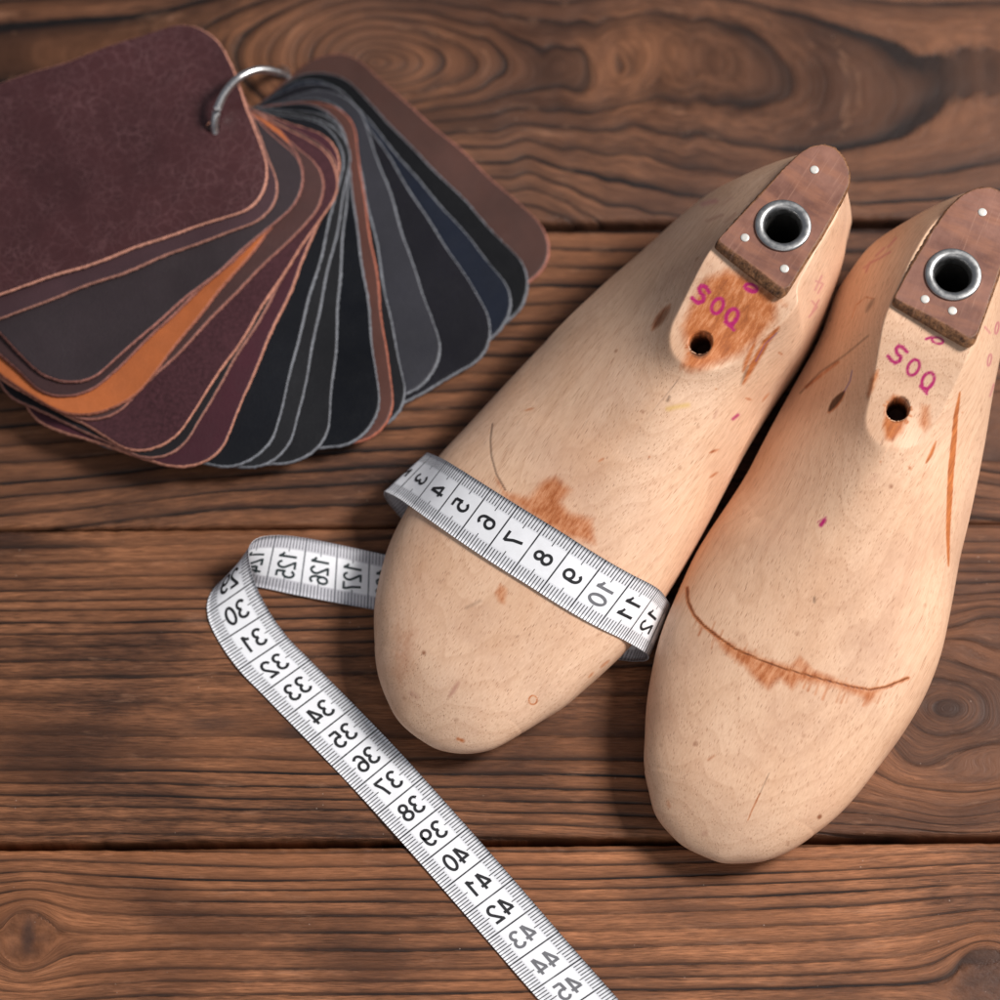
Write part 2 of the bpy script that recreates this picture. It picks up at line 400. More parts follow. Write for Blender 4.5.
def build_table():
    ROT = math.tan(R(0.45))
    gaps = [vline(226.5), vline(526), vline(842.5)]
    edges = [gaps[0] + 0.205, gaps[0] + 0.103, gaps[0], gaps[1], gaps[2], gaps[2] - 0.100, gaps[2] - 0.2]
    gapw = [0.0012, 0.0012, 0.0022, 0.0002, 0.0019, 0.0012, 0.001]
    V = []; Q = []; A = {k: [] for k in ('phase', 'along', 'across', 'tone', 'knot', 'grey', 'contrast')}; base = 0
    MI = []
    x0, x1, nx = -0.30, 0.30, 601
    xs = np.linspace(x0, x1, nx)
    def knot_flow(x, v, xk, vk, r, soft=1.0, ax=1.0):
        dx = (x - xk) / ax; dv = v - vk; r0 = np.sqrt(dx * dx + dv * dv); rr = r0 * (1 + 0.12 * vnoise(x * 22, v * 30, int(abs(xk) * 1e4), 2) * smoothstep(r * 2.4, r * 0.8, r0)) + 1e-6
        out = dv * np.clip(1 - (r / rr) ** 2, 0, None)
        inside = smoothstep(r * 1.15, r * 0.55, rr)
        return out - dv, inside, rr
    for b in range(len(edges) - 1):
        top, bot = edges[b] - gapw[b] / 2, edges[b + 1] + gapw[b + 1] / 2
        bev = 0.0016
        nv = int(round((top - bot) / 0.0010)) + 1
        vs = np.linspace(top, bot, nv)
        vv = np.concatenate([[top, top, top], vs[1:-1], [bot, bot, bot]])
        prof = np.zeros(len(vv)); ins = np.zeros(len(vv))
        prof[0] = -0.022; prof[1] = -bev; prof[2] = -0.0004; prof[-1] = -0.022; prof[-2] = -bev; prof[-3] = -0.0004
        vv[2] = top - bev * 0.35; vv[-3] = bot + bev * 0.35
        X, W = np.meshgrid(xs, vv)
        ragg = 0.00025 * vnoise(X * 60, W * 0 + b, 40 + b, 3)
        Wy = W + ROT * X
        Z = np.repeat(prof[:, None], nx, 1) + 0.00018 * vnoise(X * 12, W * 30, 50 + b, 3) * (prof[:, None] == 0)
        edge_row = np.zeros(len(vv)); edge_row[:4] = 1; edge_row[-4:] = 1
        Z = Z - np.abs(ragg) * 2.0 * edge_row[:, None] * (prof[:, None] > -0.02)
        # grain phase
        kn = np.zeros_like(X); con = np.ones_like(X); g = W.copy(); grey = np.zeros_like(X)
        wob = 0.0013 * vnoise(X * 2.2, W * 6, 60 + b, 2) + 0.00025 * vnoise(X * 14, W * 30, 160 + b, 2)
        if b == 1:      # cathedral board with the big knot at the top
            c = un(375, 62, 0); c2 = un(720, 38, 0)
            dx = X - c[0]; dv = W - c[1]
            A_ = 0.026 * np.tanh(np.abs(dx) / 0.060) * (dx > 0) + 0.036 * np.tanh(np.abs(dx) / 0.045) * (dx <= 0)
            dvv = dv + 0.010 * smoothstep(0.05, 0.16, dx)
            rad = np.sqrt((dvv * (1.0 - 0.25 * smoothstep(0.02, 0.1, dx))) ** 2 + A_ ** 2)
            zig = 0.0011 * vnoise(X * 26, W * 14, 71, 3) * smoothstep(0.0, 0.05, dx) * smoothstep(0.16, 0.05, dx)
            g = rad + zig + wob * 0.8
            bend = 0.0045 * vnoise(X * 5, W * 7, 77, 2)
            g = g + bend * smoothstep(0.01, 0.06, dx)
            ph = cspline([0, 0.006, 0.012, 0.02, 0.03, 0.04, 0.052, 0.064, 0.08, 0.12, 0.3], 1.45 * np.array([0, 2, 3.4, 5.0, 6.6, 8.0, 10.3, 13.0, 16.2, 22, 50]), np.clip(g, 0, 0.29).ravel()).reshape(g.shape)
            r = np.sqrt((dx / 1.25) ** 2 + dv ** 2)
            kn = 0.55 * smoothstep(0.017, 0.006, r) + 0.5 * np.exp(-((r - 0.017) / 0.0016) ** 2) * (dx > -0.004)
            con = 0.95 - 0.40 * smoothstep(0.02, 0.008, r)
            grey = 0.38 + 0.30 * vnoise(X * 6, W * 6, 81, 2) - 0.30 * smoothstep(0.0, -0.10, X) + 0.25 * smoothstep(0.02, 0.12, X)
            con = con + 0.35 * smoothstep(-0.02, -0.10, X)
            tone = 0.74
        else:
            if b == 2:
                lp = [222, 240, 257, 274, 291, 308, 325, 339, 358, 376, 394, 413, 430, 452, 468, 487, 508, 532]
                slope = -0.10 * smoothstep(-0.03, -0.14, X) * (X + 0.03)
                g = W + slope * 0.6 + wob * 1.5
                k = un(985, 440, 0)
                df, ins_, rr = knot_flow(X, W, k[0] + 0.006, k[1] + 0.004, 0.012); g = g + df * 0.9; kn = 0.35 * ins_
                tone = 0.82; grey = 0.40 * smoothstep(0.02, 0.14, X) + 0.10; con = 1.0 - 0.1 * smoothstep(0, .1, X)
            elif b == 3:
                lp = [522, 541, 558, 575, 588, 600, 610, 622, 634, 646, 660, 676, 700, 735, 757, 772, 785, 797, 808, 820, 834, 850]
                g = W + wob * 0.9
                k = un(948, 712, 0)
                df, ins_, rr = knot_flow(X, W, k[0], k[1], 0.021, ax=1.6); g = g + df * 0.97
                core = smoothstep(0.005, 0.001, rr)
                kn = 0.50 * ins_ + 0.5 * core
                g = np.where(rr < 0.021, g + (0.021 - rr) * 0.9 * ins_, g)
                k2 = un(432, 722, 0); k3 = un(212, 721, 0); k4 = un(2, 726, 0)
                sm = np.exp(-(((X - k3[0]) / 0.0085) ** 2 + ((W - k3[1]) / 0.0022) ** 2)) + 0.8 * np.exp(-(((X - k3[0] - 0.026) / 0.006) ** 2 + ((W - k3[1] + 0.0022) / 0.0016) ** 2))
                kn = kn + 0.75 * np.clip(sm * 1.4, 0, 1)
                tone = 0.86; grey = 0.45 * smoothstep(0.04, 0.15, X); con = 0.95 - 0.25 * smoothstep(0.05, 0.12, X)
                mid = smoothstep(vline(675), vline(690), W) * 0 + np.exp(-((W - vline(716)) / 0.009) ** 2)
                con = con * (1 - 0.45 * mid)
            elif b == 4:
                lp = [832, 850, 863, 876, 886, 898, 911, 928, 945, 965, 977, 990, 1012, 1030, 1052, 1075, 1100, 1140]
                g = W + wob * 0.55
                k = un(28, 932, 0)
                df, ins_, rr = knot_flow(X, W, k[0], k[1], 0.0075); g = g + df * 0.9
                kn = 0.30 * ins_ + 0.22 * ins_ * vnoise(X * 60, W * 160, 91, 3) + 0.9 * smoothstep(0.0050, 0.001, np.sqrt(((X - k[0]) / 0.6) ** 2 + ((W - k[1]) / 1.6) ** 2))
                k = un(992, 993, 0)
                df, ins_, rr = knot_flow(X, W, k[0], k[1], 0.011); g = g + df * 0.9; kn = kn + 0.7 * ins_
                tone = 1.16; grey = 0.08 * smoothstep(-0.02, 0.14, X); con = np.full_like(X, 0.92)
            else:
                lp = list(np.linspace(-400, -90, 16)) if b == 0 else list(np.linspace(1140, 1500, 18))
                g = W + wob; tone = 0.85
            lv = np.array([vline(p) for p in lp])[::-1]
            ids = np.arange(len(lp), dtype=float)[::-1]
            ph = np.interp(g.ravel(), lv, ids, left=None, right=None).reshape(g.shape)
            ph = ph + 0.92
        ph = ph + b * 40
        V.append(np.stack([X, Wy, Z], -1).reshape(-1, 3))
        n = len(vv)
        q = grid_quads(n, nx)[:, ::-1] + base
        Q.append(q); base += n * nx
        for kname, arr in (('phase', ph), ('along', X + b * 1.7), ('across', g + b * 0.77), ('tone', np.full_like(X, tone)), ('knot', np.clip(kn, 0, 1)), ('grey', np.clip(grey, 0, 1)), ('contrast', con)):
            A[kname].append(arr.ravel())
    V = np.concatenate(V); Q = np.concatenate(Q)
    A = {k: np.concatenate(v) for k, v in A.items()}
    # dark underside board seen through the gaps
    nb = len(V)
    V = np.concatenate([V, np.array([[x0, -0.32, -0.020], [x1, -0.32, -0.020], [x1, 0.31, -0.020], [x0, 0.31, -0.020]])])
    MI = np.zeros(len(Q) + 1, int); MI[-1] = 1
    Q = np.concatenate([Q, [[nb, nb + 1, nb + 2, nb + 3]]])
    A = {k: np.concatenate([v, np.zeros(4)]) for k, v in A.items()}
    o = mesh_np('tabletop', V, quads=Q, mats=[M_TABLE, M_DARK], mat_idx=MI, attrs=A)
    tag(o, 'dark stained wooden tabletop of wide planks with knots and black grain lines', 'tabletop', kind='structure')

build_table()

# ------------------------------------------------------------------ shoe lasts
def last_frame(tip, back):
    T = un(*tip)[:2]; P = un(*back)[:2]; d = (P - T) / np.linalg.norm(P - T)
    return T, d, np.array([d[1], -d[0]])

class Last: pass

def build_last(spec):
    L = Last(); L.__dict__.update(spec)
    T, d, r = last_frame(spec['tip'], spec['back'])
    L.T, L.d, L.r = T, d, r
    def local(px, py, z):
        q = un(px, py, z)[:2] - T; return np.array([q @ d, q @ r])
    L.local = local
    oL = np.array([local(*p) for p in spec['left']] + spec.get('left_extra', []))
    oR = np.array([local(*p) for p in spec['right']] + spec.get('right_extra', []))
    s_toe = spec['s_toe'] ; s_end = spec['s_end']
    cm = 0.01
    # stations, denser at both ends
    n_s = spec.get('n_s', 540)
    t = np.linspace(0, 1, n_s)
    e = 0.08
    w = t + 0.0
    w = np.where(t < e, e * (1 - np.cos(t / e * math.pi / 2)) , t)
    w = np.where(t > 1 - e, 1 - e * (1 - np.cos((1 - t) / e * math.pi / 2)), w)
    # rescale middle so it is continuous: lengths e at both ends map to quarter-cosine
    S = s_toe + (s_end - s_toe) * w
    S[0] = s_toe + 1e-5; S[-1] = s_end - 1e-5
    def outline(o, sign):
        k = np.argsort(o[:, 0]); ss, aa = o[k, 0], o[k, 1]
        m = ss > s_toe + 0.002
        toe = spec['toe_pts'][sign]; end = spec['end_pts'][sign]
        ss = np.concatenate([[p[0] * cm for p in toe], ss[m & (ss > toe[-1][0] * cm + 0.002) & (ss < end[0][0] * cm - 0.002)], [p[0] * cm for p in end]])
        aa_ = np.concatenate([[p[1] * cm for p in toe], aa[m & (o[k, 0] > toe[-1][0] * cm + 0.002) & (o[k, 0] < end[0][0] * cm - 0.002)], [p[1] * cm for p in end]])
        return ss, aa_
    # outline is interpolated in a stretched variable so that the rounded tips stay round
    def stretch(x):
        f = np.clip((x - s_toe) / (s_end - s_toe), 0, 1)
        return np.arccos(1 - 2 * f)
    sL, aL = outline(oL, 'L'); sR, aR = outline(oR, 'R')
    WLa = cspline(stretch(sL), aL, stretch(S)); WRa = cspline(stretch(sR), aR, stretch(S))
    ker = np.ones(9) / 9
    def sm(x):
        p = np.pad(x, 4, mode='edge'); y = np.convolve(p, ker, 'valid'); y[:44] = x[:44]; y[-44:] = x[-44:]; return y
    for _ in range(3): WLa = sm(WLa); WRa = sm(WRa)
    f = lambda tab: cspline([p[0] * cm for p in tab], [p[1] for p in tab], S)
    ac = f(spec['crest']) * cm
    # keep the crest between the edges at the tips
    ac = np.clip(ac, WLa + 0.12 * (WRa - WLa), WRa - 0.12 * (WRa - WLa))
    WL = np.maximum(ac - WLa, 1e-5); WR = np.maximum(WRa - ac, 1e-5)
    zm = f(spec['zm']) * cm; zb = f(spec['zb']) * cm; Hb = f(spec['Hb']) * cm; Hw = f(spec['Hw']) * cm
    sN, sP, sPe = spec['sN'] * cm, spec['sP'] * cm, spec['sPe'] * cm
    # rounded rises at toe and heel ends
    toe_r = spec.get('toe_r', 2.2) * cm
    rise = np.sqrt(np.clip(1 - np.clip(1 - (S - s_toe) / toe_r, 0, 1) ** 2.2, 0, 1))
    zb = zm + (zb - zm) * np.clip(rise, 0.0, 1)
    Hb = zm + (Hb - zm) * rise
    v = np.clip((S - sPe) / (s_end - sPe), 0, 1)
    fall = (1 - v ** 1.3) ** (1 / 1.7)
    Hw_ = zm + (Hw - zm) * fall; Hb = zm + (Hb - zm) * fall
    zb = zm + (zb - zm) * np.sqrt(np.clip(1 - np.clip(1 - (s_end - S) / 0.012, 0, 1) ** 2, 0, 1))
    # facet (cone top) half widths left/right of the crest line
    fr = spec['facet_round'] * cm
    rnd = np.sqrt(np.clip(1 - np.clip((sN + fr - S) / fr, 0, 1) ** 2, 0, 1)) * (S > sN)
    eL = f(spec['eL']) * cm; eR = f(spec['eR']) * cm
    bk = np.sqrt(np.clip(1 - np.clip((S - (sPe - 0.020)) / 0.020, 0, 1) ** 2.3, 0, 1))
    eL = eL * bk; eR = eR * bk
    front = np.clip(sN - S, 0, None)
    front2 = np.sqrt(np.clip(front, 0, None) ** 2 + 0.003 ** 2) - 0.003
    nose = smoothstep(sN + 0.035, sN - 0.005, S)
    nL = f(spec['nL']); mL = f(spec['mL']); nR = f(spec['nR']); mR = f(spec['mR'])
    bnL, bmL, bnR, bmR = (f(spec[k]) for k in ('bnL', 'bmL', 'bnR', 'bmR'))
    NU, NL = spec.get('NU', 430), 90
    tau = np.linspace(-1, 1, 1600); xx = np.sin(tau * math.pi / 2)
    V = np.zeros((n_s, NU + NL, 3))
    L.sections = {}
    for i in range(n_s):
        a = np.where(xx < 0, xx * WL[i], xx * WR[i])
        ax = np.abs(xx)
        bn_ = np.where(xx < 0, bnL[i], bnR[i]); bm_ = np.where(xx < 0, bmL[i], bmR[i])
        rr0 = 0.10 * smoothstep(0.05, 0.09, S[i]); axr = (np.sqrt(ax * ax + rr0 * rr0) - rr0) / (math.sqrt(1 + rr0 * rr0) - rr0)
        body = zm[i] + (Hb[i] - zm[i]) * np.clip(1 - axr ** bn_, 0, 1) ** (1 / bm_)
        ee = np.where(xx < 0, eL[i], eR[i]); WW = np.where(xx < 0, WL[i], WR[i])
        r0 = spec['facet_round'] * cm
        core = np.maximum(ee - r0, 0.0); fs = max(sN + r0 - S[i], 0.0); la = np.maximum(np.abs(a) - core, 0.0)
        hyp = np.sqrt(la * la + fs * fs) + 1e-9
        dist_ = np.clip(hyp - np.minimum(r0, ee), 0, None)
        rs = 0.0004 + 0.0012 * nose[i]
        dist_ = np.sqrt(dist_ * dist_ + rs * rs) - rs
        wf = (fs / hyp) ** 2
        scale = np.maximum(WW - ee, 1e-5) * (1 - wf) + spec['front_len'] * cm * wf
        u = np.clip(dist_ / scale, 0, 1)
        nn = np.where(xx < 0, nL[i], nR[i]); mm = np.where(xx < 0, mL[i], mR[i])
        wz = zm[i] + (Hw_[i] - zm[i]) * np.clip(1 - u ** nn, 0, 1) ** (1 / mm) 
        k = (0.0070 * nose[i] + 0.0012) * smoothstep(sN - 0.055, sN - 0.03, S[i]) * np.clip(1 - ax ** 6, 0, 1) + 1e-6
        top = 0.5 * (body + wz + np.sqrt((body - wz) ** 2 + k * k)) 
        top[0] = top[-1] = zm[i]
        # uniform arclength resample
        ds = np.hypot(np.diff(a), np.diff(top)); cs = np.concatenate([[0], np.cumsum(ds)])
        q = np.linspace(0, cs[-1], NU)
        V[i, :NU, 1] = np.interp(q, cs, a) + ac[i]; V[i, :NU, 2] = np.interp(q, cs, top)
        th = np.linspace(0, math.pi, NL + 2)[1:-1]
        cc = np.cos(th); aw = np.sign(cc) * np.abs(cc) ** 0.55
        lo = np.where(aw > 0, aw * WR[i], aw * WL[i]) + ac[i]
        V[i, NU:, 1] = lo; V[i, NU:, 2] = zm[i] - (zm[i] - zb[i]) * np.sin(th) ** 0.75
        V[i, :, 0] = S[i]
    L.S, L.V, L.NU = S, V, NU
    N = n_s * (NU + NL)
    P = V.reshape(-1, 3).copy()
    # drilled holes: push surface vertices down inside the circle
    def drill(cx, cy, z0, rad, depth, tilt=0.0):
        dd = np.hypot(P[:, 0] - cx, P[:, 1] - cy)
        m = (dd < rad * 1.25) & (P[:, 2] > z0 - 0.012)
        P[m, 2] -= depth * smoothstep(rad * 1.14, rad * 0.80, dd[m])
        P[m, 0] += tilt * depth * smoothstep(rad * 1.05, rad * 0.85, dd[m])
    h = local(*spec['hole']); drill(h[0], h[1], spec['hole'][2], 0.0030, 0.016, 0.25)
    L.ey = local(*spec['eyelet']); drill(L.ey[0], L.ey[1], 0.066, 0.0064, 0.030)
    # world positions & normals for painting
    Wd = np.empty_like(P); Wd[:, :2] = T + P[:, :1] * d + P[:, 1:2] * r; Wd[:, 2] = P[:, 2]
    G = Wd.reshape(n_s, NU + NL, 3)
    gu = np.gradient(G, axis=0); gv = np.roll(G, -1, 1) - np.roll(G, 1, 1)
    nrm = np.cross(gv, gu).reshape(-1, 3); nrm /= np.linalg.norm(nrm, axis=1)[:, None] + 1e-12
    cam = np.array([0, -ST * DIST, CT * DIST])
    facing = ((cam - Wd) * nrm).sum(1)
    up_ok = nrm[P.shape[0] // 2 * 0 + (n_s // 2) * (NU + NL) + NU // 2, 2] > 0
    if not up_ok: facing = -facing
    px, py = pr(Wd)
    vis = (facing > 0) & (np.tile(np.arange(NU + NL) < NU, n_s))
    marks = np.zeros((N, 4)); tints = np.zeros((N, 4)); marks[:, 3] = 1; tints[:, 3] = 1
    def dist_poly(pts, closed=False):
        pts = np.array(pts, float); b = 30
        m = vis & (px > pts[:, 0].min() - b) & (px < pts[:, 0].max() + b) & (py > pts[:, 1].min() - b) & (py < pts[:, 1].max() + b)
        idx = np.nonzero(m)[0]; x, y = px[idx], py[idx]; D = np.full(len(idx), 1e9); tt = np.zeros(len(idx))
        seq = list(zip(pts[:-1], pts[1:])) + ([(pts[-1], pts[0])] if closed else [])
        for j, (p, q) in enumerate(seq):
            e = q - p; l2 = e @ e + 1e-9
            t_ = np.clip(((x - p[0]) * e[0] + (y - p[1]) * e[1]) / l2, 0, 1)
            dd = np.hypot(x - p[0] - t_ * e[0], y - p[1] - t_ * e[1])
            up = dd < D; D = np.where(up, dd, D); tt = np.where(up, (j + t_) / len(seq), tt)
        return idx, x, y, D, tt
    def inside(x, y, pts):
        pts = np.array(pts, float); ins = np.zeros(len(x), bool); j = len(pts) - 1
        for i in range(len(pts)):
            xi, yi = pts[i]; xj, yj = pts[j]
            c = ((yi > y) != (yj > y)) & (x < (xj - xi) * (y - yi) / (yj - yi + 1e-12) + xi)
            ins ^= c; j = i
        return ins
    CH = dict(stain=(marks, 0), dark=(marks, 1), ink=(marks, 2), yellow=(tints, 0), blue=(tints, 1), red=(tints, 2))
    def stroke(ch, pts, w, val=1.0, soft=1.2, closed=False, taper=False):
        arr, c = CH[ch]; idx, x, y, D, tt = dist_poly(pts, closed)
        ww = w * (0.25 + 0.75 * np.sin(np.clip(tt, 0, 1) * math.pi) ** 0.7) if taper else w
        v_ = val * np.clip((ww + soft / 2 - D) / soft, 0, 1)
        arr[idx, c] = np.maximum(arr[idx, c], v_)
    def area(ch, pts, val=1.0, soft=6):
        soft = soft * 1.6
        arr, c = CH[ch]; idx, x, y, D, tt = dist_poly(pts, True); ins = inside(x, y, pts)
        sd = np.where(ins, D, -D); v_ = val * smoothstep(-soft / 2, soft / 2, sd)
        arr[idx, c] = np.maximum(arr[idx, c], v_)
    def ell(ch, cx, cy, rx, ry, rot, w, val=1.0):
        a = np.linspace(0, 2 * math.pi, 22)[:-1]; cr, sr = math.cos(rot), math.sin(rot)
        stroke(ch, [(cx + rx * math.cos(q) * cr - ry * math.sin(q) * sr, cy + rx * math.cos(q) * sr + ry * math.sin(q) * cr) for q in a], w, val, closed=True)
    spec['paint'](stroke, area, ell)
    root = empty('shoe_last', (T[0], T[1], 0)); root.rotation_euler = (0, 0, math.atan2(d[1], d[0]))
    L.root = root
    # local object frame: x along, y left (world r is to the right) -> y = -a
    Pl = P.copy(); Pl[:, 1] = -P[:, 1]
    q = grid_quads(n_s, NU + NL, True)
    capA = [j for j in range(NU + NL)]
    ends = np.array([[s_toe, -(ac[0]), zm[0]], [s_end, -(ac[-1]), zm[-1]]])
    Pv = np.concatenate([Pl, ends]); j = np.arange(NU + NL); j2 = (j + 1) % (NU + NL); m0 = (n_s - 1) * (NU + NL)
    tr = np.concatenate([np.stack([np.full_like(j, N), j2, j], -1), np.stack([np.full_like(j, N + 1), m0 + j, m0 + j2], -1)])
    if True:
        # orientation: make top normals face up
        a_, b_, c_ = Pv[q[(n_s // 2) * (NU + NL) + NU // 2][:3]]
        if np.cross(b_ - a_, c_ - a_)[2] < 0: q = q[:, ::-1]; tr = tr[:, ::-1]
    marks = np.concatenate([marks, [[0, 0, 0, 1]] * 2]); tints = np.concatenate([tints, [[0, 0, 0, 1]] * 2])
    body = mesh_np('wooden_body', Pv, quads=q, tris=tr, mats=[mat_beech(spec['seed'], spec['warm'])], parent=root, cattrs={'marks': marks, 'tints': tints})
    # ---------------- heel plate
    poly = np.array([local(p[0], p[1], 0.072) for p in spec['plate']])
    # densify + round
    M = 220
    seg = np.concatenate([poly, poly[:1]]); dl = np.concatenate([[0], np.cumsum(np.hypot(*np.diff(seg, axis=0).T))])
    qd = np.linspace(0, dl[-1], M, endpoint=False)
    ring = np.stack([np.interp(qd, dl, seg[:, 0]), np.interp(qd, dl, seg[:, 1])], -1)
    for _ in range(3): ring = 0.5 * ring + 0.25 * (np.roll(ring, 1, 0) + np.roll(ring, -1, 0))
    ey = L.ey; ang = np.arctan2(ring[:, 1] - ey[1], ring[:, 0] - ey[0])
    inner = np.stack([ey[0] + 0.0062 * np.cos(ang), ey[1] + 0.0062 * np.sin(ang)], -1)
    frontness = smoothstep(poly[:, 0].min() + 0.006, poly[:, 0].min() + 0.001, ring[:, 0])
    vs_ = []; wn = []
    zt, zl = 0.0720, 0.0696
    cen = ring.mean(0); outd = ring - cen; outd /= np.linalg.norm(outd, axis=1)[:, None]
    rag = 0.00012 * rng.normal(size=M)
    fx = np.zeros((M, 2)); fx[:, 0] = -1
    def ringv(xy, z, w_): vs_.append(np.column_stack([xy[:, 0], -xy[:, 1], np.full(M, z) if np.isscalar(z) else z])); wn.append(np.full(M, w_) if np.isscalar(w_) else w_)
    ringv(ring + fx * (0.0016 * frontness)[:, None] + outd * 0.0003, zl, 1.0)
    ringv(ring + fx * (0.0012 * frontness)[:, None] + outd * 0.0003, zl + 0.0008, 1.0)
    ringv(ring + outd * (rag + 0.0002)[:, None], zt - 0.0009, 1.0)
    ringv(ring - outd * 0.00035 - outd * np.abs(rag)[:, None], zt - 0.0001, 0.75)
    rip = lambda xy: (spec['ripple'] * np.sin(xy[:, 0] * 2 * math.pi / 0.0016) * smoothstep(poly[:, 0].max() - 0.014, poly[:, 0].max() - 0.008, xy[:, 0]))
    ring_in = ring - outd * 0.0009
    NR = 40
    for k in range(NR + 1):
        f_ = k / NR; xy = ring_in * (1 - f_) + inner * f_
        ringv(xy, zt + rip(xy) * (1 if k > 0 else 0.5), (0.35 * frontness if k == 0 else 0.0))
    ringv(inner, zl - 0.002, 0.5)
    vs_ = np.concatenate(vs_); wn = np.concatenate(wn)
    q2 = grid_quads(len(vs_) // M, M, True)
    a_, b_, c_ = vs_[q2[M * 10][:3]]
    if np.cross(b_ - a_, c_ - a_)[2] < 0: q2 = q2[:, ::-1]
    plate = mesh_np('heel_plate', vs_, quads=q2, mats=[M_FIBRE], parent=root, attrs={'worn': wn})
    # eyelet: flanged steel tube
    prof = [(0.0081, 0.0720), (0.0082, 0.0724), (0.0080, 0.07275), (0.0076, 0.0729), (0.0068, 0.07292), (0.0062, 0.07285), (0.0056, 0.0724), (0.0052, 0.0714),
            (0.0050, 0.069), (0.0049, 0.050), (0.0049, 0.0465), (0.0001, 0.046)]
    K = 64; vv = []
    for rr_, z_ in prof:
        for k in range(K):
            t_ = 2 * math.pi * k / K; vv.append((ey[0] + rr_ * math.cos(t_), -ey[1] + rr_ * math.sin(t_), z_))
    q3 = grid_quads(len(prof), K, True)
    mi = np.array([1 if i >= 8 else 0 for i in range(len(prof) - 1) for k in range(K)])
    mesh_np('eyelet', vv, quads=q3, mats=[M_STEEL, M_BORE], mat_idx=mi, parent=plate)
    for (nx_, ny_) in spec['nails']:
        c = local(nx_, ny_, 0.0722); K2 = 24; vv = []
        for rr_, z_ in [(0.00128, 0.0716), (0.00128, 0.07212), (0.00118, 0.07222), (0.0006, 0.07224), (0.00001, 0.07224)]:
            for k in range(K2):
                t_ = 2 * math.pi * k / K2; vv.append((c[0] + rr_ * math.cos(t_), -c[1] + rr_ * math.sin(t_), z_))
        mesh_np('nail', vv, quads=grid_quads(5, K2, True), mats=[M_NAIL], parent=plate)
    return L

def paint_first(stroke, area, ell):
    # orange scraped area round the stamp
    area('stain', [(700, 285), (680, 325), (686, 350), (680, 368), (692, 373), (714, 367), (740, 356), (760, 340), (776, 322), (778, 302), (786, 306), (780, 294), (752, 278), (728, 268), (708, 276)], 0.80, 12)
    area('stain', [(690, 350), (686, 369), (704, 368), (716, 356), (708, 340)], 0.8, 8)
    stroke('stain', [(779, 327), (766, 342), (752, 366), (743, 384)], 3.6, 0.9, 4, taper=True)
    stroke('stain', [(757, 338), (748, 358), (743, 372)], 3.0, 0.8, 4, taper=True)
    stroke('dark', [(748, 366), (741, 384)], 1.6, 0.5, 2.5, taper=True)
    stroke('blue', [(777, 333), (765, 344), (756, 361)], 0.5, 0.8, 1.2)
    ell('dark', 700, 346, 4.5, 4.8, 0, 6.0, 0.97); ell('dark', 700, 347, 10, 10.5, 0, 1.5, 0.5)  # hole painted dark to deepen the shade inside it, rim charred
    for k in range(14):
        q = random.uniform(0, 6.28); stroke('stain', [(700 + 9 * math.cos(q), 347 + 9 * math.sin(q)), (700 + 14 * math.cos(q), 348 + 14 * math.sin(q))], 1.2, 0.8, 2)
    # stamp
    stroke('ink', [(709, 292), (706, 287), (701.5, 285.5), (699, 288.5), (700.5, 293), (704, 296.5), (703, 301), (698.5, 303), (694.5, 300.5), (692, 298)], 2.1)
    ell('ink', 717.5, 306, 5.2, 8, 0.45, 1.8)
    ell('ink', 732, 316.5, 5.4, 8, 0.45, 2.0)
    stroke('ink', [(725, 322), (734, 330)], 1.6); stroke('ink', [(735, 319), (732, 328)], 1.5)
    ell('ink', 751, 288, 6.2, 3.6, 0.35, 1.7); stroke('ink', [(744, 287), (756, 291)], 1.2)
    # faint marks on the flank
    for p in ([(816, 281), (823, 284), (818, 293)], [(812, 301), (817, 307), (809, 317)], [(819, 300), (812, 312)], [(822, 276), (815, 290)]): stroke('ink', p, 0.9, 0.45, 1.6)
    stroke('ink', [(703, 204), (710, 202), (716, 201)], 2.2, 0.35, 4); stroke('red', [(707, 221), (714, 218), (722, 215)], 1.4, 0.6, 2.5); stroke('red', [(722, 205), (732, 198)], 1.2, 0.4, 3)
    stroke('red', [(725, 222), (735, 214)], 1.2, 0.5, 3)
    stroke('dark', [(655, 327), (668, 309)], 3.5, 0.55, 5, taper=True); stroke('stain', [(652, 330), (670, 305)], 5, 0.6, 5, taper=True)
    # ball crack and its stain
    stroke('dark', [(492, 424), (490, 440), (491, 456), (496, 474), (505, 490)], 0.75, 0.75, 1.2)
    area('stain', [(496, 478), (508, 492), (528, 496), (543, 480), (556, 476), (572, 490), (562, 502), (570, 512), (593, 518), (596, 545), (560, 535), (525, 512), (503, 497)], 0.70, 9)
    area('stain', [(500, 583), (508, 588), (505, 605), (498, 602), (494, 592)], 0.62, 6)
    stroke('red', [(449, 697), (459, 682)], 2.2, 0.8, 3, taper=True); stroke('red', [(411, 693), (417, 697)], 2.0, 0.6, 5)
    stroke('dark', [(466, 608), (480, 601)], 1.2, 0.35, 3); ell('stain', 533, 700, 4, 4.5, 0, 0.8, 0.9); stroke('stain', [(458, 739), (463, 741)], 1.8, 0.9, 3)
    area('stain', [(395, 620), (420, 630), (412, 670), (398, 690), (388, 660)], 0.36, 26); area('red', [(400, 635), (412, 640), (405, 660), (396, 655)], 0.18, 16)
    stroke('yellow', [(668, 409), (676, 407), (688, 405)], 2.2, 0.9, 3.5); stroke('dark', [(667, 401), (669, 397)], 1.2, 0.6, 2)
    stroke('ink', [(733, 419), (738, 415)], 1.6, 0.9, 2); stroke('red', [(714, 418), (717, 411)], 1.3, 0.6, 2)
    for p in ([(709, 453), (720, 449)], [(709, 478), (718, 472)], [(716, 388), (716, 390)], [(783, 355), (778, 352)], [(649, 456), (650, 458)], [(598, 462), (604, 458)], [(524, 411), (534, 408)], [(770, 392), (762, 402)], [(745, 398), (752, 400)], [(610, 660), (600, 668)], [(594, 672), (588, 678)]): stroke('stain', p, 1.5, 0.62, 2.4, taper=True)

